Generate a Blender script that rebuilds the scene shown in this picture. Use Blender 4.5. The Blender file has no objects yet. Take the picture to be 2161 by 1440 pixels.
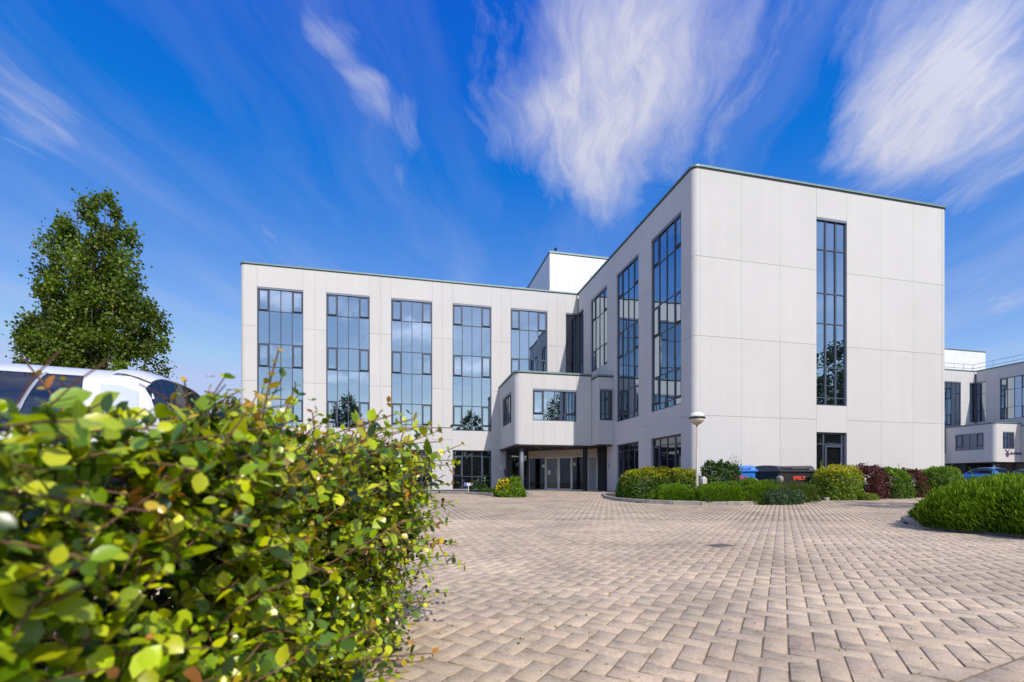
import bpy, bmesh, math, random
import numpy as np
from math import sin, cos, radians, pi, sqrt, atan2
from mathutils import Vector, Matrix
random.seed(7); rng = np.random.default_rng(11)
SC = bpy.context.scene
COL = SC.collection

# ------------------------------------------------------------------ camera
F_PX, YH, CXP, YAW, HC = 972.0, 1018.0, 1080.5, 0.220, 0.54
CS, SN = cos(YAW), sin(YAW)
cam = bpy.data.cameras.new('camera'); camo = bpy.data.objects.new('camera', cam); COL.objects.link(camo)
camo.location = (0, 0, HC); camo.rotation_euler = (radians(90), 0, -YAW)
cam.sensor_width = 36.0; cam.lens = F_PX / 2161.0 * 36.0
cam.shift_y = (YH - 720.0) / 2161.0
cam.clip_start = 0.05; cam.clip_end = 5000
cam.dof.use_dof = True; cam.dof.focus_distance = 15.0; cam.dof.aperture_fstop = 3.2
SC.camera = camo
SC.render.resolution_x, SC.render.resolution_y = 1024, 682
SC.view_settings.view_transform = 'Standard'; SC.view_settings.look = 'None'
SC.view_settings.gamma = 1; SC.view_settings.exposure = 0.09

def ray(x, y):
    a = (x - CXP) / F_PX; b = (YH - y) / F_PX
    return (SN + a * CS, CS - a * SN, b)
def c2w(r, d): return (r * CS + d * SN, -r * SN + d * CS)      # camera right/forward metres -> world
def at(px, d): return c2w((px - CXP) / F_PX * d, d)             # picture column at a depth

# ------------------------------------------------------------------ sun + sky
SUND = Vector((0.24, -1.0, 1.02)).normalized()
sun = bpy.data.lights.new('sun', 'SUN'); sun.energy = 3.75; sun.angle = radians(0.53); sun.color = (1.0, 0.945, 0.855)
suno = bpy.data.objects.new('sun', sun); COL.objects.link(suno)
suno.rotation_euler = SUND.to_track_quat('Z', 'Y').to_euler(); suno.location = (20, -40, 60)

W = bpy.data.worlds.new('World'); SC.world = W; W.use_nodes = True
nt = W.node_tree; nt.nodes.clear(); N = nt.nodes; L = nt.links
def nd(t, **k):
    n = N.new(t)
    for a, b in k.items(): setattr(n, a, b)
    return n
def mth(op, a, b=None, c=None):
    n = nd('ShaderNodeMath', operation=op)
    for i, v in enumerate((a, b, c)):
        if v is None: continue
        if isinstance(v, (int, float)): n.inputs[i].default_value = v
        else: L.new(v, n.inputs[i])
    return n.outputs[0]
tc = nd('ShaderNodeTexCoord')
sky = nd('ShaderNodeTexSky', sky_type='NISHITA'); sky.sun_disc = False
sky.sun_elevation = math.asin(SUND.z); sky.sun_rotation = atan2(SUND.x, SUND.y)
sky.air_density = 1.0; sky.dust_density = 0.3; sky.ozone_density = 2.5; sky.altitude = 0
# deep polarised blue of the photograph: each channel of the sky graded once for the whole dome
sc = nd('ShaderNodeSeparateColor'); L.new(sky.outputs[0], sc.inputs[0]); hs = nd('ShaderNodeCombineColor')
dts = nd('ShaderNodeVectorMath', operation='DOT_PRODUCT'); L.new(tc.outputs['Generated'], dts.inputs[0]); dts.inputs[1].default_value = tuple(SUND)
ph_ = mth('POWER', mth('MAXIMUM', dts.outputs['Value'], 0.0), 2.0)      # air and thin cloud scatter forwards: the sky brightens towards the sun
gain = mth('MULTIPLY_ADD', ph_, 2.4, 1.0)
for i, (k, o, lo, hi) in enumerate(((2.1, -1.85, 0.05, 4.4), (1.60, -0.85, 0.2, 5.5), (0.85, 4.0, 1.0, 8.4))):
    L.new(mth('MINIMUM', mth('MAXIMUM', mth('MULTIPLY_ADD', sc.outputs[i], k, o), lo), mth('MULTIPLY', gain, hi)), hs.inputs[i])
sep = nd('ShaderNodeSeparateXYZ'); L.new(tc.outputs['Generated'], sep.inputs[0])
zc = mth('MAXIMUM', sep.outputs[2], 0.03)
cu = mth('DIVIDE', sep.outputs[0], zc); cv = mth('DIVIDE', sep.outputs[1], zc)
cmb = nd('ShaderNodeCombineXYZ'); L.new(cu, cmb.inputs[0]); L.new(cv, cmb.inputs[1])
def noise(vec, scale, detail, rough, dist=0.0, lac=2.0):
    n = nd('ShaderNodeTexNoise'); n.noise_dimensions = '3D'
    n.inputs['Scale'].default_value = scale; n.inputs['Detail'].default_value = detail
    n.inputs['Roughness'].default_value = rough; n.inputs['Distortion'].default_value = dist
    L.new(vec, n.inputs['Vector']); return n.outputs['Fac']
# warp the cloud plane a little so that the edges fray
wn = nd('ShaderNodeTexNoise'); wn.inputs['Scale'].default_value = 2.4; wn.inputs['Detail'].default_value = 5
L.new(cmb.outputs[0], wn.inputs['Vector'])
wv = nd('ShaderNodeVectorMath', operation='MULTIPLY_ADD'); L.new(wn.outputs['Color'], wv.inputs[0])
wv.inputs[1].default_value = (0.24, 0.24, 0.0); wv.inputs[2].default_value = (-0.12, -0.12, 0.0)
wadd = nd('ShaderNodeVectorMath', operation='ADD'); L.new(cmb.outputs[0], wadd.inputs[0]); L.new(wv.outputs[0], wadd.inputs[1])
# streaks: cirrus combed along one direction of the cloud plane
def comb(ang, sx, sy):          # turn first, then stretch
    m1 = nd('ShaderNodeMapping'); m1.inputs['Rotation'].default_value = (0, 0, radians(-ang)); L.new(wadd.outputs[0], m1.inputs['Vector'])
    m2 = nd('ShaderNodeMapping'); m2.inputs['Scale'].default_value = (sx, sy, 1); L.new(m1.outputs[0], m2.inputs['Vector']); return m2
mp = comb(74, 0.45, 2.3)
n1 = noise(mp.outputs[0], 2.1, 9, 0.62, 0.35)
mp2 = comb(64, 0.5, 1.9)
n2 = noise(mp2.outputs[0], 7.5, 9, 0.68, 0.5)
fb = mth('ADD', mth('MULTIPLY', n1, 0.66), mth('MULTIPLY', n2, 0.34))
def uv(x, y):
    d = ray(x, y); return (d[0] / d[2], d[1] / d[2])
def uvb(x, y, z): return (x / z, y / z)
masks = []
def blob(c, a, b, w):      # centre and two half-axes, in the cloud plane
    m = np.array([[a[0] - c[0], b[0] - c[0]], [a[1] - c[1], b[1] - c[1]]]); inv = np.linalg.inv(m)
    s = nd('ShaderNodeVectorMath', operation='SUBTRACT'); L.new(wadd.outputs[0], s.inputs[0]); s.inputs[1].default_value = (c[0], c[1], 0)
    q = []
    for r in inv:
        dt = nd('ShaderNodeVectorMath', operation='DOT_PRODUCT'); L.new(s.outputs[0], dt.inputs[0]); dt.inputs[1].default_value = (r[0], r[1], 0); q.append(dt.outputs['Value'])
    r2 = mth('ADD', mth('MULTIPLY', q[0], q[0]), mth('MULTIPLY', q[1], q[1]))
    e = mth('POWER', 2.718, mth('MULTIPLY', r2, -1.0))
    masks.append(mth('MULTIPLY', e, w))
def pb(c, a, b, w): blob(uv(*c), uv(*a), uv(*b), w)
pb((1340, 110), (1450, -160), (1530, 180), 0.56)
pb((1260, 300), (1300, 120), (1430, 330), 0.40)
pb((1270, 420), (1250, 300), (1330, 440), 0.26)
pb((1110, 255), (1200, 210), (1120, 310), 0.24)
pb((2030, 150), (2160, -80), (2210, 225), 0.60)
pb((1880, 300), (2010, 190), (1950, 380), 0.40)
pb((2080, 370), (2240, 250), (2160, 430), 0.26)
pb((1760, 345), (1860, 320), (1770, 375), 0.18)
pb((690, 95), (640, 30), (740, 80), 0.27)
pb((800, 235), (745, 170), (870, 220), 0.27)
pb((760, 180), (725, 150), (800, 170), 0.22)
pb((560, 60), (520, 0), (600, 40), 0.16)
pb((865, 300), (880, 180), (895, 320), 0.20)
pb((90, 240), (-60, 120), (160, 215), 0.27)
pb((60, 330), (-60, 240), (120, 320), 0.22)
pb((560, 480), (470, 360), (590, 460), 0.15)
pb((2110, 640), (2230, 590), (2120, 690), 0.22)
pb((700, 30), (560, -40), (740, -30), 0.12)
for (x, y, rx, ry, w) in ((-.75, -2.75, .38, .22, .50), (.05, -3.15, .30, .26, .46), (-1.35, -3.9, .5, .25, .48), (.5, -4.0, .45, .3, .45), (-.55, -4.6, .5, .3, .45), (1.5, -3.2, .5, .35, .48), (-2.6, -3.4, .6, .4, .48), (-1.9, -6.2, .8, .45, .42), (1.7, -6.0, .8, .5, .42), (.4, -2.2, .35, .2, .45), (-3.0, .3, .6, .6, .4), (3.2, -1.0, .7, .6, .42), (-.3, -7.2, 1.0, .6, .4), (.45, .25, .35, .3, .5), (-.5, .2, .3, .3, .42), (1.0, -.4, .5, .4, .5), (-.3, -.7, .4, .4, .45), (-1.2, -.3, .4, .5, .45), (-1.7, .8, .35, .4, .35)):  # mirrored cloud behind, and unseen overhead cloud added to lift the ambient light
    blob((x, y), (x + rx, y + .1), (x - .1, y + ry), w)
ms = masks[0]
for m in masks[1:]: ms = mth('ADD', ms, m)
ms = mth('MINIMUM', ms, 0.62)
dens = mth('MULTIPLY', mth('SUBTRACT', mth('ADD', fb, ms), 0.65), 1.75)
dens = mth('MAXIMUM', mth('MINIMUM', dens, 1.0), 0.0)
dens = mth('MULTIPLY', dens, mth('MINIMUM', mth('MULTIPLY_ADD', n2, 0.95, 0.44), 1.0))     # thinner and thicker parts inside the cloud
# thin veil of high cirrus everywhere
veil = mth('MULTIPLY', mth('MAXIMUM', mth('SUBTRACT', noise(mp.outputs[0], 0.9, 6, 0.55, 0.3), 0.43), 0.0), 0.7)
fade = mth('MINIMUM', mth('MULTIPLY', mth('MAXIMUM', sep.outputs[2], 0.0), 5.0), 1.0)
dens = mth('MULTIPLY', mth('MINIMUM', mth('ADD', dens, veil), 0.93), fade)
mx = nd('ShaderNodeMix', data_type='RGBA'); L.new(dens, mx.inputs[0]); L.new(hs.outputs[0], mx.inputs[6]); ccol = nd('ShaderNodeVectorMath', operation='SCALE'); ccol.inputs[0].default_value = (6.3, 6.35, 7.5); L.new(gain, ccol.inputs['Scale']); L.new(ccol.outputs[0], mx.inputs[7])
bg = nd('ShaderNodeBackground'); bg.inputs['Strength'].default_value = 0.1
L.new(mx.outputs[2], bg.inputs['Color']); wo = nd('ShaderNodeOutputWorld'); L.new(bg.outputs[0], wo.inputs['Surface'])

# ------------------------------------------------------------------ materials
MATS = {}
def newmat(name):
    m = bpy.data.materials.new(name); m.use_nodes = True; MATS[name] = m
    t = m.node_tree; t.nodes.clear(); return m, t
class G:            # small node-graph helper
    def __init__(s, name):
        s.m, s.t = newmat(name); s.out = s.t.nodes.new('ShaderNodeOutputMaterial')
        s.b = s.t.nodes.new('ShaderNodeBsdfPrincipled'); s.t.links.new(s.b.outputs[0], s.out.inputs[0])
    def n(s, t, **k):
        x = s.t.nodes.new(t)
        for a, b in k.items(): setattr(x, a, b)
        return x
    def l(s, a, b): s.t.links.new(a, b)
    def noise(s, vec, scale, detail=4, rough=.55):
        x = s.n('ShaderNodeTexNoise'); x.inputs['Scale'].default_value = scale; x.inputs['Detail'].default_value = detail; x.inputs['Roughness'].default_value = rough
        if vec is not None: s.l(vec, x.inputs['Vector'])
        return x.outputs['Fac']
    def ramp(s, fac, stops):
        x = s.n('ShaderNodeValToRGB'); e = x.color_ramp.elements
        while len(e) < len(stops): e.new(0.5)
        for q, (p, c) in zip(e, stops): q.position = p; q.color = (*c, 1) if len(c) == 3 else c
        s.l(fac, x.inputs[0]); return x.outputs[0]
    def math(s, op, a, b):
        x = s.n('ShaderNodeMath', operation=op)
        for i, v in enumerate((a, b)):
            if isinstance(v, (int, float)): x.inputs[i].default_value = v
            else: s.l(v, x.inputs[i])
        return x.outputs[0]
    def mul(s, a, b, fac=1.0):
        x = s.n('ShaderNodeMix', data_type='RGBA', blend_type='MULTIPLY'); x.inputs[0].default_value = fac
        for i, v in ((6, a), (7, b)):
            if isinstance(v, tuple): x.inputs[i].default_value = (*v, 1)
            else: s.l(v, x.inputs[i])
        return x.outputs[2]
    def bump(s, h, strength, dist=.01):
        x = s.n('ShaderNodeBump'); x.inputs['Strength'].default_value = strength; x.inputs['Distance'].default_value = dist
        s.l(h, x.inputs['Height']); s.l(x.outputs[0], s.b.inputs['Normal'])
    def set(s, **k):
        for a, v in k.items(): s.b.inputs[a.replace('_', ' ')].default_value = (*v, 1) if isinstance(v, tuple) else v
def concrete(name, col, streak=0.19, rnd=0.08):
    g = G(name); g.set(Roughness=0.85)
    geo = g.n('ShaderNodeNewGeometry'); pos = geo.outputs['Position']
    big = g.noise(pos, 0.55, 5, .6)
    mp = g.n('ShaderNodeMapping'); mp.inputs['Scale'].default_value = (2.6, 2.6, 0.14); g.l(pos, mp.inputs[0])
    st = g.noise(mp.outputs[0], 1.0, 5, .65)
    fine = g.noise(pos, 60, 3, .6)
    oi = g.n('ShaderNodeObjectInfo')
    v = g.math('ADD', g.math('MULTIPLY', big, 0.20), g.math('MULTIPLY', st, streak))
    v = g.math('ADD', v, g.math('MULTIPLY', fine, 0.05))
    v = g.math('ADD', v, g.math('MULTIPLY', oi.outputs['Random'], rnd))
    c = g.ramp(v, [(0.0, tuple(x * .80 for x in col)), (0.50, tuple(min(1, x * 1.08) for x in col))])
    g.l(c, g.b.inputs['Base Color']); g.bump(fine, 0.12, .004); return g.m
def plain(name, col, rough=.5, metal=0.0, var=.12, vs=3.0, spec=.5):
    g = G(name); g.set(Roughness=rough, Metallic=metal); g.b.inputs['Specular IOR Level'].default_value = spec
    geo = g.n('ShaderNodeNewGeometry'); v = g.noise(geo.outputs['Position'], vs, 5, .6)
    c = g.ramp(v, [(0.25, tuple(x * (1 - var) for x in col)), (0.75, tuple(min(1, x * (1 + var)) for x in col))])
    g.l(c, g.b.inputs['Base Color']); return g.m
M_CONC = concrete('precast_concrete', (0.62, 0.60, 0.58))
M_CONC_B = concrete('precast_concrete_far', (0.62, 0.60, 0.58))
M_CORE = plain('joint_sealant', (0.26, 0.25, 0.24), .9)
M_FRAME = plain('slate_frame', (0.062, 0.072, 0.105), .38, 0.0, .08)
M_BLIND = plain('blind_box_grey', (0.22, 0.24, 0.30), .4, 0.2, .08)
M_COPE = plain('green_coping', (0.20, 0.28, 0.265), .45, 0.3, .15, 6)
M_DARK = plain('dark_metal', (0.018, 0.02, 0.026), .4)
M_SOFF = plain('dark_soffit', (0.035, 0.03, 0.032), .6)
M_WHITE = plain('white_frame', (0.80, 0.78, 0.74), .4)
M_CREAM = plain('cream_panel', (0.62, 0.55, 0.46), .6)
M_CLAD = None
def cladding():
    g = G('white_cladding'); g.set(Roughness=.5)
    geo = g.n('ShaderNodeNewGeometry'); sp = g.n('ShaderNodeSeparateXYZ'); g.l(geo.outputs['Position'], sp.inputs[0])
    v = g.noise(geo.outputs['Position'], 1.2, 4, .6)
    g.l(g.ramp(v, [(.3, (.70, .71, .70)), (.7, (.78, .78, .77))]), g.b.inputs['Base Color']); return g.m
M_CLAD = cladding()
M_ROOF = plain('roof_bitumen', (0.07, 0.07, 0.072), .9)
M_STEEL = plain('galvanised_steel', (0.55, 0.56, 0.57), .35, .6)
M_POLE = plain('pole_paint', (0.44, 0.38, 0.31), .45)
def glass(name, tint, base, refl, rough=0.012, tomax=1.0):
    m, t = newmat(name)
    out = t.nodes.new('ShaderNodeOutputMaterial'); mix = t.nodes.new('ShaderNodeMixShader'); gl = t.nodes.new('ShaderNodeBsdfGlossy'); df = t.nodes.new('ShaderNodeBsdfDiffuse')
    gl.inputs['Color'].default_value = (*tint, 1); gl.inputs['Roughness'].default_value = rough
    df.inputs['Color'].default_value = (*base, 1)
    lw = t.nodes.new('ShaderNodeLayerWeight'); lw.inputs['Blend'].default_value = 0.35
    mr = t.nodes.new('ShaderNodeMapRange'); mr.inputs['To Min'].default_value = refl; mr.inputs['To Max'].default_value = tomax
    t.links.new(lw.outputs['Fresnel'], mr.inputs['Value']); t.links.new(mr.outputs[0], mix.inputs[0])
    # slightly wavy float glass
    geo = t.nodes.new('ShaderNodeNewGeometry'); ns = t.nodes.new('ShaderNodeTexNoise'); ns.inputs['Scale'].default_value = 1.1; ns.inputs['Detail'].default_value = 1
    bp = t.nodes.new('ShaderNodeBump'); bp.inputs['Strength'].default_value = 0.05; bp.inputs['Distance'].default_value = .05
    t.links.new(geo.outputs['Position'], ns.inputs['Vector']); t.links.new(ns.outputs['Fac'], bp.inputs['Height']); t.links.new(bp.outputs[0], gl.inputs['Normal'])
    t.links.new(df.outputs[0], mix.inputs[1]); t.links.new(gl.outputs[0], mix.inputs[2]); t.links.new(mix.outputs[0], out.inputs[0])
    return m
M_GLASS = glass('coated_glass', (0.72, 0.87, 1.0), (0.005, 0.008, 0.016), 0.47)
M_GLASS_D = glass('clear_dark_glass', (0.86, 0.92, 1.0), (0.008, 0.009, 0.012), 0.12)
M_CARGL = glass('car_glass', (0.9, 0.93, 0.95), (0.006, 0.007, 0.008), 0.03, tomax=.16)
M_GLASS_E = glass('entrance_glass', (0.9, 0.93, 0.96), (0.008, 0.008, 0.009), 0.03, tomax=.3)

# ------------------------------------------------------------------ object helpers
def tag(o, label=None, cat=None, group=None, kind=None):
    if label: o['label'] = label
    if cat: o['category'] = cat
    if group: o['group'] = group
    if kind: o['kind'] = kind
    return o
def empty(name, loc, rz=0.0):
    o = bpy.data.objects.new(name, None); COL.objects.link(o); o.location = loc; o.rotation_euler = (0, 0, rz); o.empty_display_size = .2; return o
def link(name, me, parent=None, loc=(0, 0, 0), rz=0.0, rot=None):
    o = bpy.data.objects.new(name, me); COL.objects.link(o); o.location = loc
    o.rotation_euler = rot if rot else (0, 0, rz)
    if parent: o.parent = parent
    return o
def pymesh(name, verts, faces, mat, smooth=False):
    me = bpy.data.meshes.new(name); me.from_pydata(verts, [], faces); me.materials.append(mat)
    if smooth:
        for p in me.polygons: p.use_smooth = True
    me.update(); return me
def npmesh(name, V, Fc, mat, col=None, smooth=False):
    V = np.asarray(V, np.float32); Fc = np.asarray(Fc, np.int32); k = Fc.shape[1]; m = len(Fc)
    me = bpy.data.meshes.new(name); me.vertices.add(len(V)); me.vertices.foreach_set('co', V.ravel())
    me.loops.add(m * k); me.loops.foreach_set('vertex_index', Fc.ravel())
    me.polygons.add(m); me.polygons.foreach_set('loop_start', np.arange(0, m * k, k, dtype=np.int32))
    if smooth: me.polygons.foreach_set('use_smooth', np.ones(m, dtype=bool))
    me.materials.append(mat); me.update(calc_edges=True)
    if col is not None:
        at_ = me.attributes.new('tint', 'FLOAT_COLOR', 'POINT'); c4 = np.ones((len(V), 4), np.float32); c4[:, :3] = col
        at_.data.foreach_set('color', c4.ravel())
    return me
def bm_mesh(name, bm, mat, smooth=False):
    me = bpy.data.meshes.new(name); bm.to_mesh(me); bm.free()
    for m in (mat if isinstance(mat, (list, tuple)) else [mat]): me.materials.append(m)
    if smooth:
        for p in me.polygons: p.use_smooth = True
    return me
def add_box(bm, x0, x1, y0, y1, z0, z1, bev=0.0):
    vs = [bm.verts.new(p) for p in ((x0, y0, z0), (x1, y0, z0), (x1, y1, z0), (x0, y1, z0), (x0, y0, z1), (x1, y0, z1), (x1, y1, z1), (x0, y1, z1))]
    fs = [bm.faces.new([vs[i] for i in q]) for q in ((0, 3, 2, 1), (4, 5, 6, 7), (0, 1, 5, 4), (1, 2, 6, 5), (2, 3, 7, 6), (3, 0, 4, 7))]
    if bev > 0:
        es = {e for f in fs for e in f.edges}
        bmesh.ops.bevel(bm, geom=list(es), offset=bev, segments=1, affect='EDGES')
BOXC = {}
def boxmesh(w, t, h, mat, bev=0.0, name='box'):
    k = (round(w, 4), round(t, 4), round(h, 4), mat.name, round(bev, 4))
    if k not in BOXC:
        bm = bmesh.new(); add_box(bm, 0, w, 0, t, 0, h, bev); BOXC[k] = bm_mesh(name, bm, mat)
    return BOXC[k]
def cyl(bm, p0, p1, r0, r1=None, seg=12, caps=True):
    r1 = r0 if r1 is None else r1
    p0 = Vector(p0); p1 = Vector(p1); d = (p1 - p0).normalized(); q = d.to_track_quat('Z', 'Y')
    A = [bm.verts.new(p0 + q @ Vector((r0 * cos(2 * pi * i / seg), r0 * sin(2 * pi * i / seg), 0))) for i in range(seg)]
    B = [bm.verts.new(p1 + q @ Vector((r1 * cos(2 * pi * i / seg), r1 * sin(2 * pi * i / seg), 0))) for i in range(seg)]
    for i in range(seg): bm.faces.new((A[i], A[(i + 1) % seg], B[(i + 1) % seg], B[i]))
    if caps: bm.faces.new(A[::-1]); bm.faces.new(B)
def lathe(bm, prof, seg=20, c=(0, 0)):
    rings = [[bm.verts.new((c[0] + r * cos(2 * pi * i / seg), c[1] + r * sin(2 * pi * i / seg), z)) for i in range(seg)] for r, z in prof]
    for a, b in zip(rings, rings[1:]):
        for i in range(seg): bm.faces.new((a[i], a[(i + 1) % seg], b[(i + 1) % seg], b[i]))
    bm.faces.new(rings[0][::-1]); bm.faces.new(rings[-1])
def path_wall(name, path, z0, z1, t, mat):
    # wall that follows a plan path (outside on the right-hand side of travel), thickness t inwards
    P = [Vector(p) for p in path]; n = len(P); nor = []
    for i in range(n):
        ds = []
        if i > 0: ds.append((P[i] - P[i - 1]).normalized())
        if i < n - 1: ds.append((P[i + 1] - P[i]).normalized())
        d = sum(ds, Vector((0, 0))).normalized(); nn = Vector((-d.y, d.x))
        k = 1.0 / max(.3, nn.dot(Vector((-ds[0].y, ds[0].x)))); nor.append(nn * k)
    Q = [p + q * t for p, q in zip(P, nor)]
    V = [(p.x, p.y, z) for z in (z0, z1) for p in P] + [(p.x, p.y, z) for z in (z0, z1) for p in Q]
    o0, o1, i0, i1 = 0, n, 2 * n, 3 * n; Fs = []
    for i in range(n - 1):
        Fs += [(o0 + i, o0 + i + 1, o1 + i + 1, o1 + i), (i0 + i + 1, i0 + i, i1 + i, i1 + i + 1), (o1 + i, o1 + i + 1, i1 + i + 1, i1 + i), (o0 + i + 1, o0 + i, i0 + i, i0 + i + 1)]
    Fs += [(o0, o1, i1, i0), (o0 + n - 1, i0 + n - 1, i1 + n - 1, o1 + n - 1)]
    return pymesh(name, V, Fs, mat)
def arc(cx, cy, r, a0, a1, n=8): return [(cx + r * cos(radians(a0 + (a1 - a0) * i / n)), cy + r * sin(radians(a0 + (a1 - a0) * i / n))) for i in range(n + 1)]
def textmesh(name, s, size, mat, parent, loc, rot, extr=.006, bold=0.0, sx=1.0):
    cu_ = bpy.data.curves.new(name, 'FONT'); cu_.body = s; cu_.size = size; cu_.extrude = extr; cu_.offset = bold; cu_.align_x = 'CENTER'; cu_.align_y = 'CENTER'
    o = bpy.data.objects.new(name, cu_); COL.objects.link(o)
    dg = bpy.context.evaluated_depsgraph_get(); me = bpy.data.meshes.new_from_object(o.evaluated_get(dg)); bpy.data.objects.remove(o)
    me.materials.clear(); me.materials.append(mat)
    q = link(name, me, parent, loc, rot=rot); q.scale = (sx, 1, 1); return q
def sstep(a, b, x):
    t = np.clip((x - a) / (b - a), 0, 1); return t * t * (3 - 2 * t)
def gz(x, y): return float(-0.24 * (1 - sstep(3.0, 26.0, y)))
def gzv(y): return -0.24 * (1 - sstep(3.0, 26.0, y))

# ------------------------------------------------------------------ ground
def ground_mat():
    g = G('sandy_joint_ground'); g.set(Roughness=.95)
    geo = g.n('ShaderNodeNewGeometry'); p = geo.outputs['Position']
    v = g.noise(p, 3.0, 6, .65); f = g.noise(p, 45, 4, .7)
    c = g.ramp(g.math('ADD', g.math('MULTIPLY', v, .6), g.math('MULTIPLY', f, .4)), [(.30, (.11, .085, .062)), (.46, (.20, .155, .105)), (.56, (.25, .19, .125)), (.70, (.19, .18, .06))])
    g.l(c, g.b.inputs['Base Color']); g.bump(f, .6, .01); return g.m
M_GROUND = ground_mat()
ys = np.unique(np.concatenate([np.linspace(-60, 0, 13), np.linspace(0, 30, 61), np.linspace(30, 100, 15), [150, 300, 700, 2000], [-200, -600, -2000]]))
xs = np.array([-2000, -600, -200, -80, -40, -20, 0, 20, 40, 80, 200, 600, 2000.])
V = [(x, y, gzv(y) - 0.016) for y in ys for x in xs]; nx = len(xs)
Fc = [(j * nx + i, j * nx + i + 1, (j + 1) * nx + i + 1, (j + 1) * nx + i) for j in range(len(ys) - 1) for i in range(nx - 1)]
tag(link('ground', pymesh('ground', V, Fc, M_GROUND, True)), kind='structure')

# planting beds (plan outlines): kerb runs along the first part of each outline
BED1_K = [(9.3, 21.0), (8.4, 19.0), (7.45, 16.6), (7.14, 15.0), (7.3, 13.8), (7.9, 12.85), (8.7, 12.3), (9.9, 12.18), (11.1, 12.45), (12.6, 12.95), (14.4, 13.75)]
BED2_K = [(14.9, 14.0), (16.4, 14.3), (18.3, 15.1), (20.6, 15.85), (23.8, 16.75), (27.5, 17.6)]
ISL_K = [(14.5, 8.6), (11.2, 7.7), (9.6, 7.2), (8.95, 6.75), (8.6, 6.15), (8.45, 5.4), (8.5, 4.5), (8.6, 3.4), (8.9, 2.2)]
BEDL_K = [(-1.5, 23.4), (1.4, 23.0), (3.0, 21.3), (3.55, 19.2), (4.4, 18.6), (5.2, 19.3), (5.5, 21.5), (5.7, 26.2)]
BED1 = BED1_K + [(14.4, 15.0), (11.78, 15.2), (11.78, 21.0)]
BED2 = BED2_K + [(27.5, 19.0), (25.9, 17.42), (14.9, 15.3)]
ISL = ISL_K + [(16, 2.2), (16, 8.6)]
BEDL = BEDL_K + [(5.7, 31.1), (-1.5, 31.1)]
def inpoly(px, py, poly):
    ins = np.zeros(px.shape, bool); n = len(poly)
    for i in range(n):
        x0, y0 = poly[i]; x1, y1 = poly[(i + 1) % n]
        cnd = ((y0 > py) != (y1 > py)) & (px < (x1 - x0) * (py - y0) / (y1 - y0 + 1e-12) + x0); ins ^= cnd
    return ins

# ------------------------------------------------------------------ herringbone paving
def block_mat():
    g = G('concrete_paver'); g.set(Roughness=.9)
    at_ = g.n('ShaderNodeAttribute', attribute_name='tint'); geo = g.n('ShaderNodeNewGeometry'); p = geo.outputs['Position']
    big = g.noise(p, 1.3, 5, .6); f = g.noise(p, 70, 4, .7); sp = g.noise(p, 210, 2, .6); st = g.noise(p, 9, 5, .7)
    c = g.mul(at_.outputs['Color'], g.ramp(big, [(.30, (.80, .80, .81)), (.62, (1.10, 1.07, 1.04))]))
    low = g.noise(p, .33, 4, .6); c = g.mul(c, g.ramp(low, [(.32, (.84, .83, .82)), (.6, (1.05, 1.05, 1.05))]))
    c = g.mul(c, g.ramp(f, [(.25, (.70, .70, .70)), (.6, (1.08, 1.08, 1.08))]))
    c = g.mul(c, g.ramp(st, [(.34, (.66, .65, .63)), (.50, (1.0, 1.0, 1.0))]), .8)
    mx = g.n('ShaderNodeMix', data_type='RGBA'); sk = g.ramp(sp, [(.68, (0, 0, 0)), (.74, (1, 1, 1))]); g.l(sk, mx.inputs[0]); g.l(c, mx.inputs[6]); mx.inputs[7].default_value = (.62, .60, .57, 1)
    g.l(mx.outputs[2], g.b.inputs['Base Color']); g.bump(f, .35, .004); return g.m
M_BLOCK = block_mat()
ANG = radians(-43.0); EX = np.array([cos(ANG), sin(ANG)]); EY = np.array([-sin(ANG), cos(ANG)]); U = 0.1072
rngp = np.random.default_rng(3)
R = 430
ii, jj = np.meshgrid(np.arange(-R, R), np.arange(-R, R), indexing='ij'); kk = (ii - jj) % 4
def fam(mask, w, h):
    i = ii[mask]; j = jj[mask]; return np.stack([(i + w / 2) * U, (j + h / 2) * U, np.full(i.shape, w * U / 2), np.full(i.shape, h * U / 2)], 1)
B = np.concatenate([fam(kk == 0, 2, 1), fam(kk == 3, 1, 2)])
Cw = B[:, :1] * EX + B[:, 1:2] * EY + np.array([8.0, 12.0])
dep = Cw[:, 0] * SN + Cw[:, 1] * CS; rr = Cw[:, 0] * CS - Cw[:, 1] * SN
px = CXP + F_PX * rr / np.maximum(dep, .1)
# the diagonal seam at the near right corner
S0 = np.array(c2w(1.754, 1.811)); S1 = np.array(c2w(2.2425, 2.0435)); SD = (S1 - S0) / np.linalg.norm(S1 - S0); SNn = np.array([SD[1], -SD[0]])
sd = (Cw - S0) @ SNn
keep = (dep > 1.25) & (dep < 33) & (px > 300 - 900 * (dep > 8)) & (px < 2350) & (Cw[:, 1] < 31.0) & ~((Cw[:, 0] > 11.7) & (Cw[:, 1] > 17.35)) & (Cw[:, 0] < 30) & (sd < -0.125)
for b in (BED1, BED2, ISL, BEDL): keep &= ~inpoly(Cw[:, 0], Cw[:, 1], b)
keep &= ~((Cw[:, 0] > 11.5) & (Cw[:, 1] > 14.6) & (Cw[:, 0] < 14.5) & False)
Bk = B[keep]; Ck = Cw[keep]; dk = dep[keep]
strad = np.where((np.abs(sd) <= 0.125) & (dep > 1.25) & (dep < 3.5) & (px < 2400))[0]
def tints(n):
    base = np.array([.54, .425, .305]); t = base * (1 + rngp.normal(0, .038, (n, 1))) * (1 + rngp.normal(0, .010, (n, 3)))
    dark = rngp.random(n) < .05; t[dark] *= .88; return t
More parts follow.
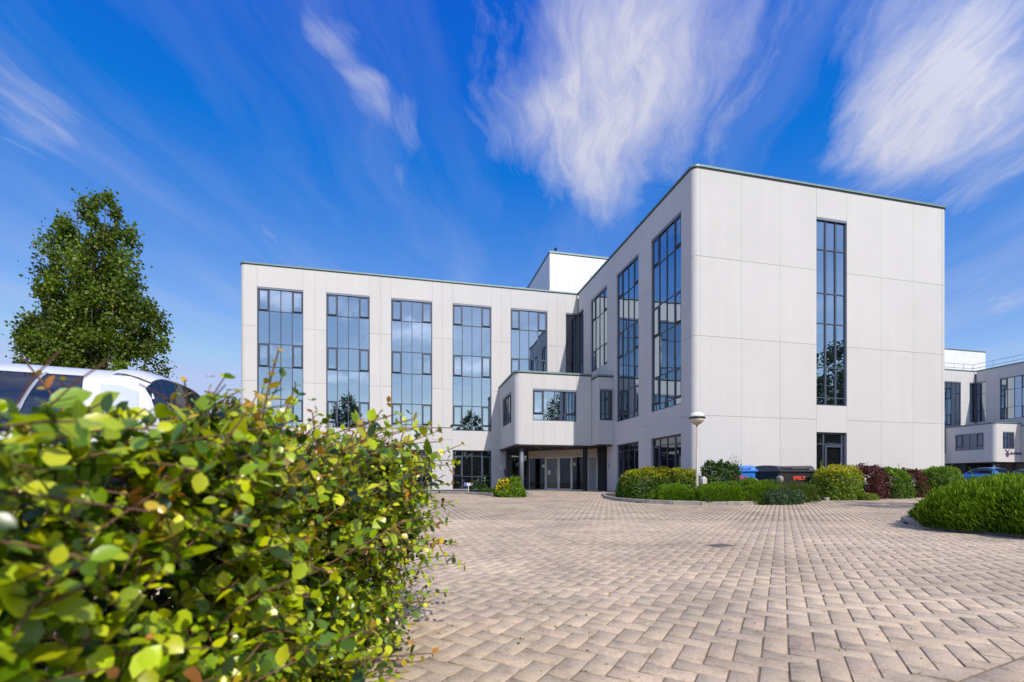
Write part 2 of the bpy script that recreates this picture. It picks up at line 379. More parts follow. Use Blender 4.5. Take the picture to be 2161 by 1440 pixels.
def blocks(cen, hx, hy, ex, ey, bev, jitter=True, local=False):
    n = len(cen); gap = .0028 + rngp.random((n, 1)) * .0022
    ang = rngp.normal(0, .006, n) if jitter else np.zeros(n); ca, sa = np.cos(ang), np.sin(ang)
    A = ex[None] * ca[:, None] + ey[None] * sa[:, None]; Bv = -ex[None] * sa[:, None] + ey[None] * ca[:, None]
    tx = rngp.normal(0, .004, (n, 1)); ty = rngp.normal(0, .004, (n, 1)); dz = rngp.normal(0, .0011, (n, 1))
    sg = np.array([[-1, -1], [1, -1], [1, 1], [-1, 1]])
    lay = [(gap + bev, 0.0), (gap, -bev * .9), (gap, -.035)] if bev > 0 else [(gap, 0.0), (gap, -.03)]
    out = []
    for inset, z in lay:
        lx = sg[None, :, 0] * (hx[:, None] - inset); ly = sg[None, :, 1] * (hy[:, None] - inset)
        P = cen[:, None, :] + lx[..., None] * A[:, None] + ly[..., None] * Bv[:, None]
        zz = gzv(P[..., 1]) + dz + tx * lx + ty * ly + z
        out.append(np.concatenate([P, zz[..., None]], 2))
    V = np.concatenate(out, 1); k = V.shape[1]
    fl = [[0, 1, 2, 3]] if False else []
    T = k - 4
    for s in range(k // 4 - 1):
        a, b = s * 4, s * 4 + 4
        for q in range(4): fl.append([b + q, b + (q + 1) % 4, a + (q + 1) % 4, a + q])
    fl.append([0, 1, 2, 3]); return V, np.array(fl)
order = np.argsort(dk); Bk, Ck, dk = Bk[order], Ck[order], dk[order]; px_k = px[keep][order]
vis = np.where((px_k > 850) & (px_k < 2180) & (dk > 1.72))[0][:262]
isvis = np.zeros(len(dk), bool); isvis[vis] = True
paving = link('paved_yard', pymesh('paved_yard', [(x, y, gzv(y) - .0055) for y in np.linspace(1.0, 31.1, 44) for x in (-12, 11.7)], [(i * 2, i * 2 + 1, i * 2 + 3, i * 2 + 2) for i in range(43)], M_GROUND)); tag(paving, kind='structure')
def emit_joined(sel, bev, name):
    if not sel.any(): return
    V, fl = blocks(Ck[sel], Bk[sel][:, 2], Bk[sel][:, 3], EX, EY, bev); n, k, _ = V.shape
    Fc = (fl[None] + (np.arange(n) * k)[:, None, None]).reshape(-1, 4); t = np.repeat(tints(n), k, 0)
    o = link(name, npmesh(name, V.reshape(-1, 3), Fc, M_BLOCK, t), paving); tag(o, kind='stuff')
emit_joined((~isvis) & (dk < 9), .003, 'paving_blocks')
emit_joined((~isvis) & (dk >= 9), 0.0, 'paving_blocks')
V, fl = blocks(Ck[vis], Bk[vis][:, 2], Bk[vis][:, 3], EX, EY, .003); tt = tints(len(vis))
for i in range(len(vis)):
    c0 = np.array([*Ck[vis[i]], gzv(Ck[vis[i]][1])]); link('brick', npmesh('brick', V[i] - c0, fl, M_BLOCK, tt[i]), paving, tuple(c0))
def clip(poly, keepneg=True):
    out = []
    for i in range(len(poly)):
        a, b = np.array(poly[i]), np.array(poly[(i + 1) % len(poly)]); da, db = (a - S0) @ SNn + .004, (b - S0) @ SNn + .004
        if da <= 0: out.append(a)
        if da * db < 0: out.append(a + (b - a) * da / (da - db))
    return out
for s in strad:
    hx, hy = B[s, 2] - .0045, B[s, 3] - .0045; c0 = Cw[s]
    pl = clip([c0 + EX * x * hx + EY * y * hy for x, y in ((-1, -1), (1, -1), (1, 1), (-1, 1))])
    if len(pl) < 3: continue
    area = abs(sum(p[0] * q[1] - p[1] * q[0] for p, q in zip(pl, pl[1:] + pl[:1]))) / 2
    if area < .0008: continue
    n = len(pl); vs = [(p[0] - c0[0], p[1] - c0[1], z) for z in (-.035, .0) for p in pl]
    fs = [tuple(range(n, 2 * n))] + [(i, (i + 1) % n, n + (i + 1) % n, n + i) for i in range(n)]
    me = pymesh('brick', vs, fs, M_BLOCK); a_ = me.attributes.new('tint', 'FLOAT_COLOR', 'POINT'); tcol = tints(1)[0]
    for dd in a_.data: dd.color = (*tcol, 1)
    link('brick', me, paving, (c0[0], c0[1], gzv(c0[1]) + rngp.normal(0, .001)))
# stretcher courses beyond the seam
row = []
for a in range(7):
    for b in range(-4, 14): row.append(S0 + SNn * (.0565 + a * .1072) + SD * ((b + .5 * (a % 2)) * .2144))
row = np.array(row); dr = row[:, 0] * SN + row[:, 1] * CS; rr2 = row[:, 0] * CS - row[:, 1] * SN; pr = CXP + F_PX * rr2 / np.maximum(dr, .1)
yy = YH + F_PX * (HC + .24) / np.maximum(dr, .1)
inn = (pr < 2260) & (yy < 1560); V, fl = blocks(row, np.full(len(row), .1072), np.full(len(row), .0536), SD, SNn * -1, .0045); tt = tints(len(row))
for i in range(len(row)):
    if inn[i]:
        c0 = np.array([*row[i], gzv(row[i][1])]); link('brick', npmesh('brick', V[i] - c0, fl, M_BLOCK, tt[i] * .92), paving, tuple(c0))

# the yard goes on behind and beside the photographer (pieces out of sight: material only)
M_YARD = plain('far_paving', (.44, .36, .285), .92, 0, .12, 2)
def strip(x0, x1, y0, y1):
    yv = np.linspace(y0, y1, 12); return pymesh('paved_yard', [(x, y, gzv(y) - .004) for y in yv for x in (x0, x1)], [(i * 2, i * 2 + 1, i * 2 + 3, i * 2 + 2) for i in range(11)], M_YARD)
for q in ((-28, 40, -30, .7), (-28, -12.1, .7, 31), (16.2, 40, .7, 8.0)): tag(link('paved_yard', strip(*q)), kind='structure')
# ------------------------------------------------------------------ beds and kerbs
M_SOIL = plain('bed_soil', (.05, .038, .026), .95, 0, .5, 8)
M_KERB = plain('kerb_concrete', (.30, .27, .24), .9, 0, .3, 5)
def bed(outline, kerb, nm):
    vs = [(x, y, gz(x, y) + .03) for x, y in outline]; n = len(vs)
    me = pymesh('planting_bed', vs + [(x, y, z - .1) for x, y, z in vs], [tuple(range(n))] + [(n + i, n + (i + 1) % n, (i + 1) % n, i) for i in range(n)], M_SOIL)
    o = tag(link('planting_bed', me), kind='structure')
    ks = tag(link('kerb', pymesh('kerb', [(x + dx, y + dx, gz(x, y) + z) for x, y in kerb for dx, z in ((-.03, -.02), (.03, -.02))], [(2 * i, 2 * i + 1, 2 * i + 3, 2 * i + 2) for i in range(len(kerb) - 1)], M_KERB)), kind='structure')
    # walk the kerb line in stones of about 0.8 m
    P = [Vector(p) for p in kerb]; pts = [P[0]]; acc = 0.0; step = .8
    for a, b in zip(P, P[1:]):
        l = (b - a).length; s = step - acc
        while s < l: pts.append(a + (b - a) * (s / l)); s += step
        acc = (l - (s - step))
    pts.append(P[-1])
    for a, b in zip(pts, pts[1:]):
        l = (b - a).length
        if l < .2: continue
        an = atan2(b.y - a.y, b.x - a.x); h = .115 + random.uniform(-.008, .008)
        bm = bmesh.new(); add_box(bm, .006, l + .004, -.055, .055, -.05, h, .014)
        link('kerb_stone', bm_mesh('kerb_stone', bm, M_KERB), ks, (a.x, a.y, gz(a.x, a.y)), rot=(random.uniform(-.02, .02), -(gz(b.x, b.y) - gz(a.x, a.y)) / l, an))
    return o
for ol, k in ((BED1, BED1_K), (BED2, BED2_K), (ISL, ISL_K), (BEDL, BEDL_K)): bed(ol, k, '')
# cast iron cover set in the paving
bm = bmesh.new(); add_box(bm, -.15, .15, -.10, .10, -.02, .004, .003)
for i in range(6): add_box(bm, -.12, .12, -.085 + i * .03, -.07 + i * .03, .004, .008)
dc = link('drain_cover', bm_mesh('drain_cover', bm, plain('cast_iron', (.16, .135, .12), .7, .2)), None, (3.71, 4.93, gz(3.7, 4.93) + .004), .3)
tag(dc, 'small rusty cast iron drain cover set in the paving', 'drain cover')

# ------------------------------------------------------------------ the office building
class Facade:
    def __init__(s, ox, oy, rz): s.o = (ox, oy); s.rz = rz; s.U = (cos(rz), sin(rz)); s.I = (-sin(rz), cos(rz))
    def pos(s, u, d, z): return (s.o[0] + u * s.U[0] + d * s.I[0], s.o[1] + u * s.U[1] + d * s.I[1], z)
PT = .13
M_GLASS_F = glass('entrance_glass_lit', (0.9, 0.93, 0.96), (0.13, 0.125, 0.12), 0.03, tomax=.3)  # lit copy: brightness of the room behind one door put into the base colour
def loc(root, p): return (p[0] - root.location.x, p[1] - root.location.y, p[2] - root.location.z)
def panel(root, f, u0, u1, z0, z1, mat=M_CONC, g=.0045, t=PT, d=0.0):
    gu = g * .55; me = boxmesh(u1 - u0 - 2 * gu, t, z1 - z0 - 2 * g, mat, .004, 'concrete_panel')
    return link('concrete_panel', me, root, loc(root, f.pos(u0 + gu, d + random.uniform(0, .0035), z0 + g)), f.rz)
def window(root, f, u0, u1, z0, z1, cols, rows, ops=(), gl=None, blind=True, setb=.075, mull=.045, open_at=None, frame=.055, parent_name='window', simple=False):
    gl = gl or M_GLASS
    w, h = u1 - u0, z1 - z0; cx = [0] + [w * c for c in cols] + [w]; rz_ = [0] + [r - z0 for r in rows] + [h]
    bm = bmesh.new()
    for a, b in ((0, frame), (w - frame, w)): add_box(bm, a, b, 0, .09, 0, h)
    for a, b in ((0, frame), (h - frame, h)): add_box(bm, frame, w - frame, .002, .088, a, b)
    for c in cx[1:-1]: add_box(bm, c - mull / 2, c + mull / 2, .004, .085, frame, h - frame)
    for r in rz_[1:-1]:
        for a, b in zip(cx, cx[1:]):
            l = a + (frame if a == 0 else mull / 2); rr_ = b - (frame if b == w else mull / 2); add_box(bm, l, rr_, .008, .08, r - .022, r + .022)
    win = link(parent_name, bm_mesh(parent_name, bm, M_FRAME), root, loc(root, f.pos(u0, setb, z0)), f.rz)
    if blind:
        bm = bmesh.new(); add_box(bm, .004, w - .004, -.055, .0, h - .10, h + .012, .006)
        link('blind_box', bm_mesh('blind_box', bm, M_BLIND), win)
    for i in range(len(cx) - 1):
        for j in range(len(rz_) - 1):
            x0 = cx[i] + (frame if i == 0 else mull / 2); x1 = cx[i + 1] - (frame if i == len(cx) - 2 else mull / 2)
            y0 = rz_[j] + (frame if j == 0 else .022); y1 = rz_[j + 1] - (frame if j == len(rz_) - 2 else .022)
            rt = (random.gauss(0, .0022), 0, random.gauss(0, .0022))
            if (i, j) in ops:
                bm = bmesh.new(); s = .075; top = y1 - (.05 if (blind and j == len(rz_) - 2) else 0)
                for a, b, c, d in ((x0, x1, y0, y0 + s), (x0, x1, top - s, top), (x0, x0 + s, y0 + s, top - s), (x1 - s, x1, y0 + s, top - s)): add_box(bm, a - x0, b - x0, 0, .06, c - y0, d - y0, .004)
                tilt = -0.12 if open_at == (i, j) else 0
                sa = link('sash', bm_mesh('sash', bm, M_FRAME), win, (x0, -.02, y0), rot=(0, 0, 0))
                add = bmesh.new(); add_box(add, s * .6, x1 - x0 - s * .6, -.03, 0, .03, .06)
                link('handle_bar', bm_mesh('handle_bar', add, M_DARK), win, (x0, -.024, y0))
                if tilt: sa.rotation_euler = (0, 0, tilt)
                pw, ph = x1 - x0 - 2 * s, top - y0 - 2 * s
                p = link('pane', boxmesh(pw, .012, ph, gl, 0, 'pane'), win, (x0 + s, .02, y0 + s), rot=rt)
            else:
                p = link('pane', boxmesh(x1 - x0, .012, y1 - y0, gl, 0, 'pane'), win, (x0, .035, y0), rot=rt)
    return win
ROWS = [4.36, 5.72, 7.72, 9.15, 11.18]; Z0W, Z1W = 4.03, 12.62; C4 = (.25, .5, .75)
OPS = {(0, 1), (3, 1), (0, 3), (3, 3), (0, 5), (3, 5)}
def tall_window(root, f, u0, u1, **k): return window(root, f, u0, u1, Z0W, Z1W, C4, ROWS, OPS, **k)
def short_window(root, f, u0, u1, **k): return window(root, f, u0, u1, 7.82, Z1W, C4, [9.15, 11.18], {(0, 0), (3, 0), (0, 2), (3, 2)}, **k)
def ground_window(root, f, u0, u1, **k): return window(root, f, u0, u1, .06, 2.68, C4, [.93, 2.32], {(0, 1), (3, 1)}, gl=M_GLASS_D, blind=False, setb=.11, **k)
def pier(root, f, us, mat=M_CONC, top=13.98):
    for a, b in zip(us, us[1:]):
        for z0, z1 in ((.0, 3.4), (3.4, 6.8), (6.8, 10.2), (10.2, top)): panel(root, f, a, b, z0, z1, mat)
def corner(root, path, mat=M_CONC, top=13.98, zs=None):
    for z0, z1 in (zs or ((.0, 3.4), (3.4, 6.8), (6.8, 10.2), (10.2, top))):
        me = path_wall('corner_panel', [(x - root.location.x, y - root.location.y) for x, y in path], z0 + .006, z1 - .006, PT, mat); link('corner_panel', me, root)
def coping(root, path, z, h=.085, out=.05, t=.36, nm='coping'):
    P = [Vector(p) for p in path]; Q = []
    for i, p in enumerate(P):
        d = ((P[min(i + 1, len(P) - 1)] - P[max(i - 1, 0)])).normalized(); Q.append(p + Vector((d.y, -d.x)) * out)
    me = path_wall(nm, [(q.x - root.location.x, q.y - root.location.y) for q in Q], z, z + h, t, M_COPE); o = link(nm, me, root)
    me2 = path_wall('drip_edge', [(q.x - root.location.x, q.y - root.location.y) for q in [p + (q - p) * .45 for p, q in zip(P, Q)]], z - .05, z - .002, t * .8, M_DARK); link('drip_edge', me2, o)
def slab(root, nm, x0, x1, y0, y1, z0, z1, mat):
    me = boxmesh(x1 - x0, y1 - y0, z1 - z0, mat, 0, nm); return link(nm, me, root, loc(root, (x0, y0, z0)))
WX = [-9.15, -5.14, -1.14, 2.87, 6.88]; WW = 2.65
def office(T, main, label, xe=6.08):
    ox, oy = T; root = empty('office_building', (ox + 8, oy + 31.17, 0)); tag(root, label, 'building')
    XI, YL, YR, XR, XL = ox + 11.8, oy + 31.17, oy + 17.43, ox + 25.83, ox - 10.12
    mat = M_CONC if main else M_CONC_B
    fl = Facade(ox, YL, 0); fi = Facade(XI, YL, -pi / 2); fr = Facade(ox, YR, 0)
    k0 = 0 if main else 4
    xl = XL if main else ox + 5.6
    # cores behind the panels
    slab(root, 'wall_core', xl + .25, XI + .3, YL + .135 + .07, YL + 12, 0.02, 13.6, M_CORE)
    slab(root, 'wall_core', XI + .205, XR - .2, YR + .205, YL + 12, 0.02, 13.58, M_CORE)
    slab(root, 'roof', xl + .1, XI + .3, YL + .1, YL + 12.2, 13.6, 13.72, M_ROOF)
    slab(root, 'roof', XI + .1, XR - .1, YR + .1, YL + 12.2, 13.58, 13.70, M_ROOF)
    # left wing
    if main:
        corner(root, [(XL + .0, YL + 1.6)] + arc(XL + .3, YL + .3, .3, 180, 270) + [(ox - 9.15 - .006, YL)])
        for z0, z1 in ((.0, 3.4), (3.4, 6.8), (6.8, 10.2), (10.2, 13.98)): link('side_wall', boxmesh(.13, 10.4, z1 - z0 - .012, mat, .006, 'side_wall'), root, loc(root, (XL, YL + 1.612, z0 + .006)))
    else: pier(root, fl, [5.6, 6.2, WX[4]], mat)
    for k in range(k0, 5):
        u0, u1 = WX[k], WX[k] + WW
        tall_window(root, fl, u0, u1, open_at=(0, 5) if k == 2 else None)
        panel(root, fl, u0, u1, Z1W, 13.98, mat); panel(root, fl, u0, u1, 2.70, Z0W, mat); panel(root, fl, u0, u1, -.02, .06, mat)
        if main: ground_window(root, fl, u0, u1)
        nxt = WX[k + 1] if k < 4 else 10.9
        pier(root, fl, [u1, (u1 + nxt) / 2, nxt], mat)
    # glazed inner corner
    window(root, fl, 10.9, 11.8 - .01, 7.82, Z1W, (.72,), [9.15, 11.18], gl=M_GLASS_D)
    panel(root, fl, 10.9, 11.8, Z1W, 13.98, mat); panel(root, fl, 10.9, 11.8, 2.8, 7.82, mat)
    window(root, fi, .07, 1.10, 7.82, Z1W, (.5,), [9.15, 11.18], gl=M_GLASS)
    panel(root, fi, .13, 1.10, Z1W, 13.98, mat); panel(root, fi, .13, 1.10, 6.4, 7.82, mat)
    # inner face of the right wing: u runs towards the camera
    iw = [(31.17 - 28.79, 31.17 - 26.20), (31.17 - 24.87, 31.17 - 22.24), (31.17 - 20.95, 31.17 - 18.34)]
    pier(root, fi, [1.10, iw[0][0]], mat)
    short_window(root, fi, *iw[0]); panel(root, fi, *iw[0], Z1W, 13.98, mat); panel(root, fi, *iw[0], 2.8, 7.82, mat)
    pier(root, fi, [iw[0][1], (iw[0][1] + iw[1][0]) / 2, iw[1][0]], mat)
    for q in ((1, 2) if main else (1,)):
        a, b = iw[q]; tall_window(root, fi, a, b); panel(root, fi, a, b, Z1W, 13.98, mat); panel(root, fi, a, b, 2.70, Z0W, mat)
        ground_window(root, fi, a, b)
    pier(root, fi, [iw[1][1], (iw[1][1] + iw[2][0]) / 2, iw[2][0]], mat)
    if main:
        corner(root, [(XI, oy + 18.34 - .006)] + arc(XI + .25, YR + .25, .25, 180, 270, 10) + [(12.14 - .004, YR)])
        # right face
        jx = [12.14, 14.17, 16.15, 18.1]; pier(root, fr, jx); jx2 = [19.79, 21.77, 23.72, 25.5]; pier(root, fr, jx2)
        panel(root, fr, 18.1, 19.79, Z1W, 13.98); panel(root, fr, 18.1, 19.79, 2.82, 4.06)
        window(root, fr, 18.1, 19.79, 4.06, Z1W, (1 / 3, 2 / 3), [4.42, 5.80, 7.82, 9.2, 11.2], gl=M_GLASS, setb=.06, mull=.09)
        corner(root, [(25.5 + .006, YR)] + arc(XR - .26, YR + .26, .26, 270, 360) + [(XR, YR + 1.6)])
        for z0, z1 in ((.0, 3.4), (3.4, 6.8), (6.8, 10.2), (10.2, 13.98)): link('side_wall', boxmesh(.13, 24.2, z1 - z0 - .012, mat, .006, 'side_wall'), root, loc(root, (XR - .13, YR + 1.612, z0 + .006)))
        coping(root, [(XL, YL + 12)] + arc(XL + .3, YL + .3, .3, 180, 270) + [(XI + .05, YL)], 13.99)
        coping(root, [(XI, YL - .06)] + arc(XI + .25, YR + .25, .25, 180, 270, 10) + arc(XR - .26, YR + .26, .26, 270, 360) + [(XR, YL + 12)], 13.992)
        # service door below the narrow window
        dr = window(root, fr, 18.1, 19.79, .06, 2.80, (.29, .90), [2.30], gl=M_GLASS_D, blind=False, setb=.105, mull=.09, parent_name='service_door_frame')
        bm = bmesh.new()
        for a, b, c, d in ((0, .98, 0, .12), (0, .98, 2.06, 2.16), (0, .1, .12, 2.06), (.88, .98, .12, 2.06)): add_box(bm, a, b, 0, .05, c, d)
        dl = link('door', bm_mesh('door', bm, M_FRAME), root, loc(root, (18.1 + .52, YR + .055, .09)))
        bm = bmesh.new(); cyl(bm, (.82, -.05, .9), (.82, -.05, 1.35), .014); link('door_handle', bm_mesh('door_handle', bm, M_STEEL), dl)
            # plant room on the roof
        ph = link('plant_room', boxmesh(8.0, 7.0, 4.13, M_CLAD, .01, 'plant_room'), root, loc(root, (10.30, 33.1, 13.71)))
        for i in range(27):
            link('cladding_sheet', boxmesh(.288, .012, 4.0, M_CLAD, .004, 'cladding_sheet'), ph, (.005 + i * .296, -.014, .0))
        for i in range(23):
            link('cladding_sheet', boxmesh(.012, .288, 4.0, M_CLAD, .004, 'cladding_sheet'), ph, (-.014, .005 + i * .296, .0))
        coping(root, [(10.28, 40.1), (10.28, 33.08), (18.3, 33.08)], 17.76, .12, .04, .3, 'plant_room_coping')
        bm = bmesh.new(); add_box(bm, 0, .34, -.035, 0, 0, .5)
        for i in range(6): add_box(bm, .02, .32, -.05, -.034, .04 + i * .075, .075 + i * .075)
        link('vent_grille', bm_mesh('vent_grille', bm, M_STEEL), ph, (3.25, -.016, 2.15)); link('vent_grille', bpy.data.meshes['vent_grille'], ph, (1.5, -.016, .35))
        bm = bmesh.new(); lathe(bm, [(.06, 0), (.06, .38), (.11, .4), (.11, .5), (.03, .52)], 14); link('flue', bm_mesh('flue', bm, M_DARK, True), root, loc(root, (10.9, 33.5, 17.86)))
        bm = bmesh.new(); lathe(bm, [(.40, 0), (.40, .55), (.62, .62), (.62, .86), (.55, .92), (.2, .96)], 24); link('roof_fan', bm_mesh('roof_fan', bm, M_STEEL, True), root, loc(root, (8.25, 34.0, 14.2)))
        bm = bmesh.new(); cyl(bm, (0, 0, 0), (0, 0, 1.35), .05); link('downpipe', bm_mesh('downpipe', bm, M_STEEL), root, loc(root, (10.24, 34.6, 13.9)))
    else:
        coping(root, [(xl, YL), (XI + .05, YL)], 13.99); coping(root, [(XI, YL - .06), (XI, oy + 21)], 13.992)
        slab(root, 'plant_room', ox + 6.6, ox + 17.4, oy + 33.6, oy + 42, 13.71, 17.4, M_CLAD)
        coping(root, [(ox + 6.58, oy + 42), (ox + 6.58, oy + 33.58), (ox + 17.42, oy + 33.58)], 17.36, .1, .03, .3, 'plant_room_coping')
        bm = bmesh.new(); pts = [(ox + 6.3, YL + .6), (ox + 12.4, YL + .6), (ox + 12.4, oy + 24)]
        for a, b in zip(pts, pts[1:]):
            for z in (14.5, 15.0): cyl(bm, (*a, z), (*b, z), .03, seg=6)
            n = 4
            for i in range(n + 1): cyl(bm, (a[0] + (b[0] - a[0]) * i / n, a[1] + (b[1] - a[1]) * i / n, 13.8), (a[0] + (b[0] - a[0]) * i / n, a[1] + (b[1] - a[1]) * i / n, 15.0), .025, seg=6)
        bmesh.ops.translate(bm, verts=bm.verts, vec=(-root.location.x, -root.location.y, 0)); link('roof_railing', bm_mesh('roof_railing', bm, M_STEEL), root)
    # projecting entrance volume
    YE = oy + 26.36; X0 = ox + xe; X1 = ox + 10.86; Zb, Zt = 2.77, 7.02; rc = .42
    fe = Facade(ox, YE, 0); fs = Facade(X0, YL, -pi / 2)
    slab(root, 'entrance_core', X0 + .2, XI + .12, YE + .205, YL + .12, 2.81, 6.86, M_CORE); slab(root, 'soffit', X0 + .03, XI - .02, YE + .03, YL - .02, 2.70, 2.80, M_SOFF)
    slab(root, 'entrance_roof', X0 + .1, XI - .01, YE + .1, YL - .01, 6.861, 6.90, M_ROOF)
    w0, w1 = xe + 1.08, 9.9
    corner(root, [(X0, YE + 1.07 - .006)] + arc(X0 + rc, YE + rc, rc, 180, 270) + [(ox + w0 - .006, YE)], mat, zs=((Zb, Zt),))
    n4 = [w0 + (w1 - w0) * q for q in (0, .25, .5, .75, 1)]
    for a, b in zip(n4, n4[1:]): panel(root, fe, a, b, 6.09, Zt, mat, .004); panel(root, fe, a, b, Zb, 4.21, mat, .004)
    window(root, fe, w0, w1, 4.21, 6.09, C4, [4.6], {(0, 1), (3, 1)})
    panel(root, fe, w1, 10.86, Zb, Zt, mat)
    # its left side: u from the rear to the front
    ua, ub = 31.17 - 30.16, 31.17 - 27.43
    window(root, fs, ua, ub, 4.21, 6.09, C4, [4.6], {(0, 1), (3, 1)}, gl=M_GLASS_D); panel(root, fs, ua, ub, 6.09, Zt, mat); panel(root, fs, ua, ub, Zb, 4.21, mat)
    panel(root, fs, .0, ua, Zb, Zt, mat)
    coping(root, [(X0, YL)] + arc(X0 + rc, YE + rc, rc, 180, 270) + [(X1 + .02, YE)], 7.03, .10, .05, .3)
    # link block between entrance volume and right wing
    fk = Facade(ox, oy + 25.34, 0); fks = Facade(X1, YE - .0, -pi / 2)
    panel(root, fks, .006, 1.02 - .14, Zb, 6.78, mat)
    slab(root, 'link_core', X1 + .2, XI, oy + 25.34 + .2, YE + .2, 2.80, 6.7, M_CORE)
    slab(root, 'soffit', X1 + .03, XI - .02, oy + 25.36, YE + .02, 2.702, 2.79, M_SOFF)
    panel(root, fk, 10.86, 10.98, Zb, 6.78, mat); panel(root, fk, 10.98, 11.79, 6.05, 6.78, mat); panel(root, fk, 10.98, 11.79, Zb, 4.2, mat)
    window(root, fk, 10.98, 11.79, 4.2, 6.05, (.5,), [4.6], gl=M_GLASS_D)
    coping(root, [(X1, YE - .06), (X1, oy + 25.34), (XI - .01, oy + 25.34)], 6.79, .10, .05, .25)
    panel(root, fi, iw[0][0] + 2.6, iw[1][0] - .42, 2.8, 6.4, mat, d=.002) if False else None
    bm = bmesh.new(); lathe(bm, [(.07, 0), (.07, .16), (.16, .2), (.18, .3), (.13, .38), (.04, .42)], 16); link('vent_cowl', bm_mesh('vent_cowl', bm, M_DARK, True), root, loc(root, (ox + 8.25, oy + 27.6, 6.9)))
    # columns and the glazed entrance wall set at 45 degrees
    bm = bmesh.new(); lathe(bm, [(.13, 0), (.13, 2.71)], 24); link('column', bm_mesh('column', bm, plain('column_grey', (.14, .15, .18), .4), True), root, loc(root, (ox + xe + .52, oy + 26.85, 0)))
    link('column', boxmesh(.24, .24, 2.71, M_DARK, .01, 'column'), root, loc(root, (ox + 10.52, oy + 26.7, 0))); link('column', boxmesh(.3, .3, 2.71, M_DARK, .01, 'column'), root, loc(root, (ox + 6.3, oy + 29.85, 0)))
    if not main:
        slab(root, 'undercroft_wall', X0 + .6, XI, oy + 29.5, oy + 31.1, 0, 2.7, M_DARK); return root
    for (x, y) in ((7.6, 27.2), (8.1, 28.2), (9.6, 27.4), (9.3, 29)):
        bm = bmesh.new(); lathe(bm, [(.10, -.02), (.10, .0)], 16); link('downlight', bm_mesh('downlight', bm, M_STEEL), root, loc(root, (x, y, 2.70)))
    A = Vector((8.12, 31.1)); Bp = Vector((11.72, 27.5)); fg = Facade(A.x, A.y, atan2(Bp.y - A.y, Bp.x - A.x)); ln = (Bp - A).length
    def par(x):            # picture column -> distance along the slanted wall
        d = ray(x, 1000); t = (A.x * 1 + A.y) / (d[0] + d[1]); return (Vector((d[0] * t, d[1] * t)) - A).dot((Bp - A).normalized())
    cp = [0.03] + [min(max(par(1000 + c / 6.753), .05), ln - .04) for c in (1018, 1205, 1392, 1622, 1775)] + [ln - .03]
    ew = empty('glazed_entrance', (0, 0, 0)); ew.parent = root; ew.location = loc(root, (A.x, A.y, 0)); ew.rotation_euler = (0, 0, fg.rz)
    fhead = link('header_panel', boxmesh(ln, .12, .46, M_CREAM, .005, 'header_panel'), ew, (0, .0, 2.235))
    for i in range(len(cp) - 1):
        a, b = cp[i], cp[i + 1]; isdoor = i in (1, 2); s = .085 if isdoor else .05; bm = bmesh.new()
        for q in ((a, b, .0, .12 if isdoor else .06), (a, b, 2.23 - s, 2.23)): add_box(bm, q[0] + .004, q[1] - .004, 0, .07, q[2], q[3], .004)
        for q in ((a + .004, a + s), (b - s, b - .004)): add_box(bm, *q, .001, .069, .06, 2.23 - s, .003)
        dd = link('door_leaf' if isdoor else 'side_light', bm_mesh('entrance_frame', bm, M_WHITE), ew, (0, .02, 0))
        link('pane', boxmesh(max(.03, b - a - 2 * s), .014, 2.23 - s - .1, (M_GLASS_F if i == 1 else M_GLASS_E) if i != 4 else plain('frosted_panel', (.30, .31, .33), .5), 0, 'pane'), dd, (a + s, .03, .09))
        if isdoor:
            bm = bmesh.new(); hx = b - .13 if i == 1 else a + .13; cyl(bm, (hx, -.06, .75), (hx, -.06, 1.5), .016); [cyl(bm, (hx, -.06, z), (hx, .0, z), .01, seg=8) for z in (.8, 1.45)]; link('door_handle', bm_mesh('door_handle', bm, M_STEEL), dd)
    M_PAPER = plain('paper', (.75, .75, .74), .7)
    for (u, z, w_, h_) in ((cp[1] - .27, 1.55, .21, .2), (cp[1] + .16, 1.05, .22, .3), (cp[3] + .12, 1.62, .14, .22)): link('notice', boxmesh(w_, .004, h_, M_PAPER, 0, 'notice'), ew, (u, .04, z))
    # glazing and wall left of the slanted entrance, dark panel on its right
    ff = Facade(0, YL, 0); panel(root, ff, 5.9, 6.9, .0, 2.70, mat, d=.004); window(root, ff, 6.9, 8.1, .04, 2.68, (.5,), [2.2], gl=M_GLASS_D, blind=False)
    link('dark_panel', boxmesh(.03, 1.15, 2.68, M_DARK, 0, 'dark_panel'), root, loc(root, (XI - .034, 26.33, .02)))
    link('intercom', boxmesh(.16, .06, .42, M_DARK, .01, 'intercom'), root, loc(root, (6.42, YL - .07, 1.0))); link('wall_plate', boxmesh(.24, .012, .3, M_PAPER, 0, 'wall_plate'), root, loc(root, (6.06, YL - .02, 1.4)))
    link('wall_plate', boxmesh(.012, .3, .2, M_STEEL, 0, 'wall_plate'), root, loc(root, (XI - .014, 25.7, 1.45)))
    return root
B1 = office((0, 0), True, 'white precast concrete office block with tall blue glazed windows and projecting entrance')
B2 = office((55.4, 11.2), False, 'distant white office block with dark windows behind the parked cars', 7.1)
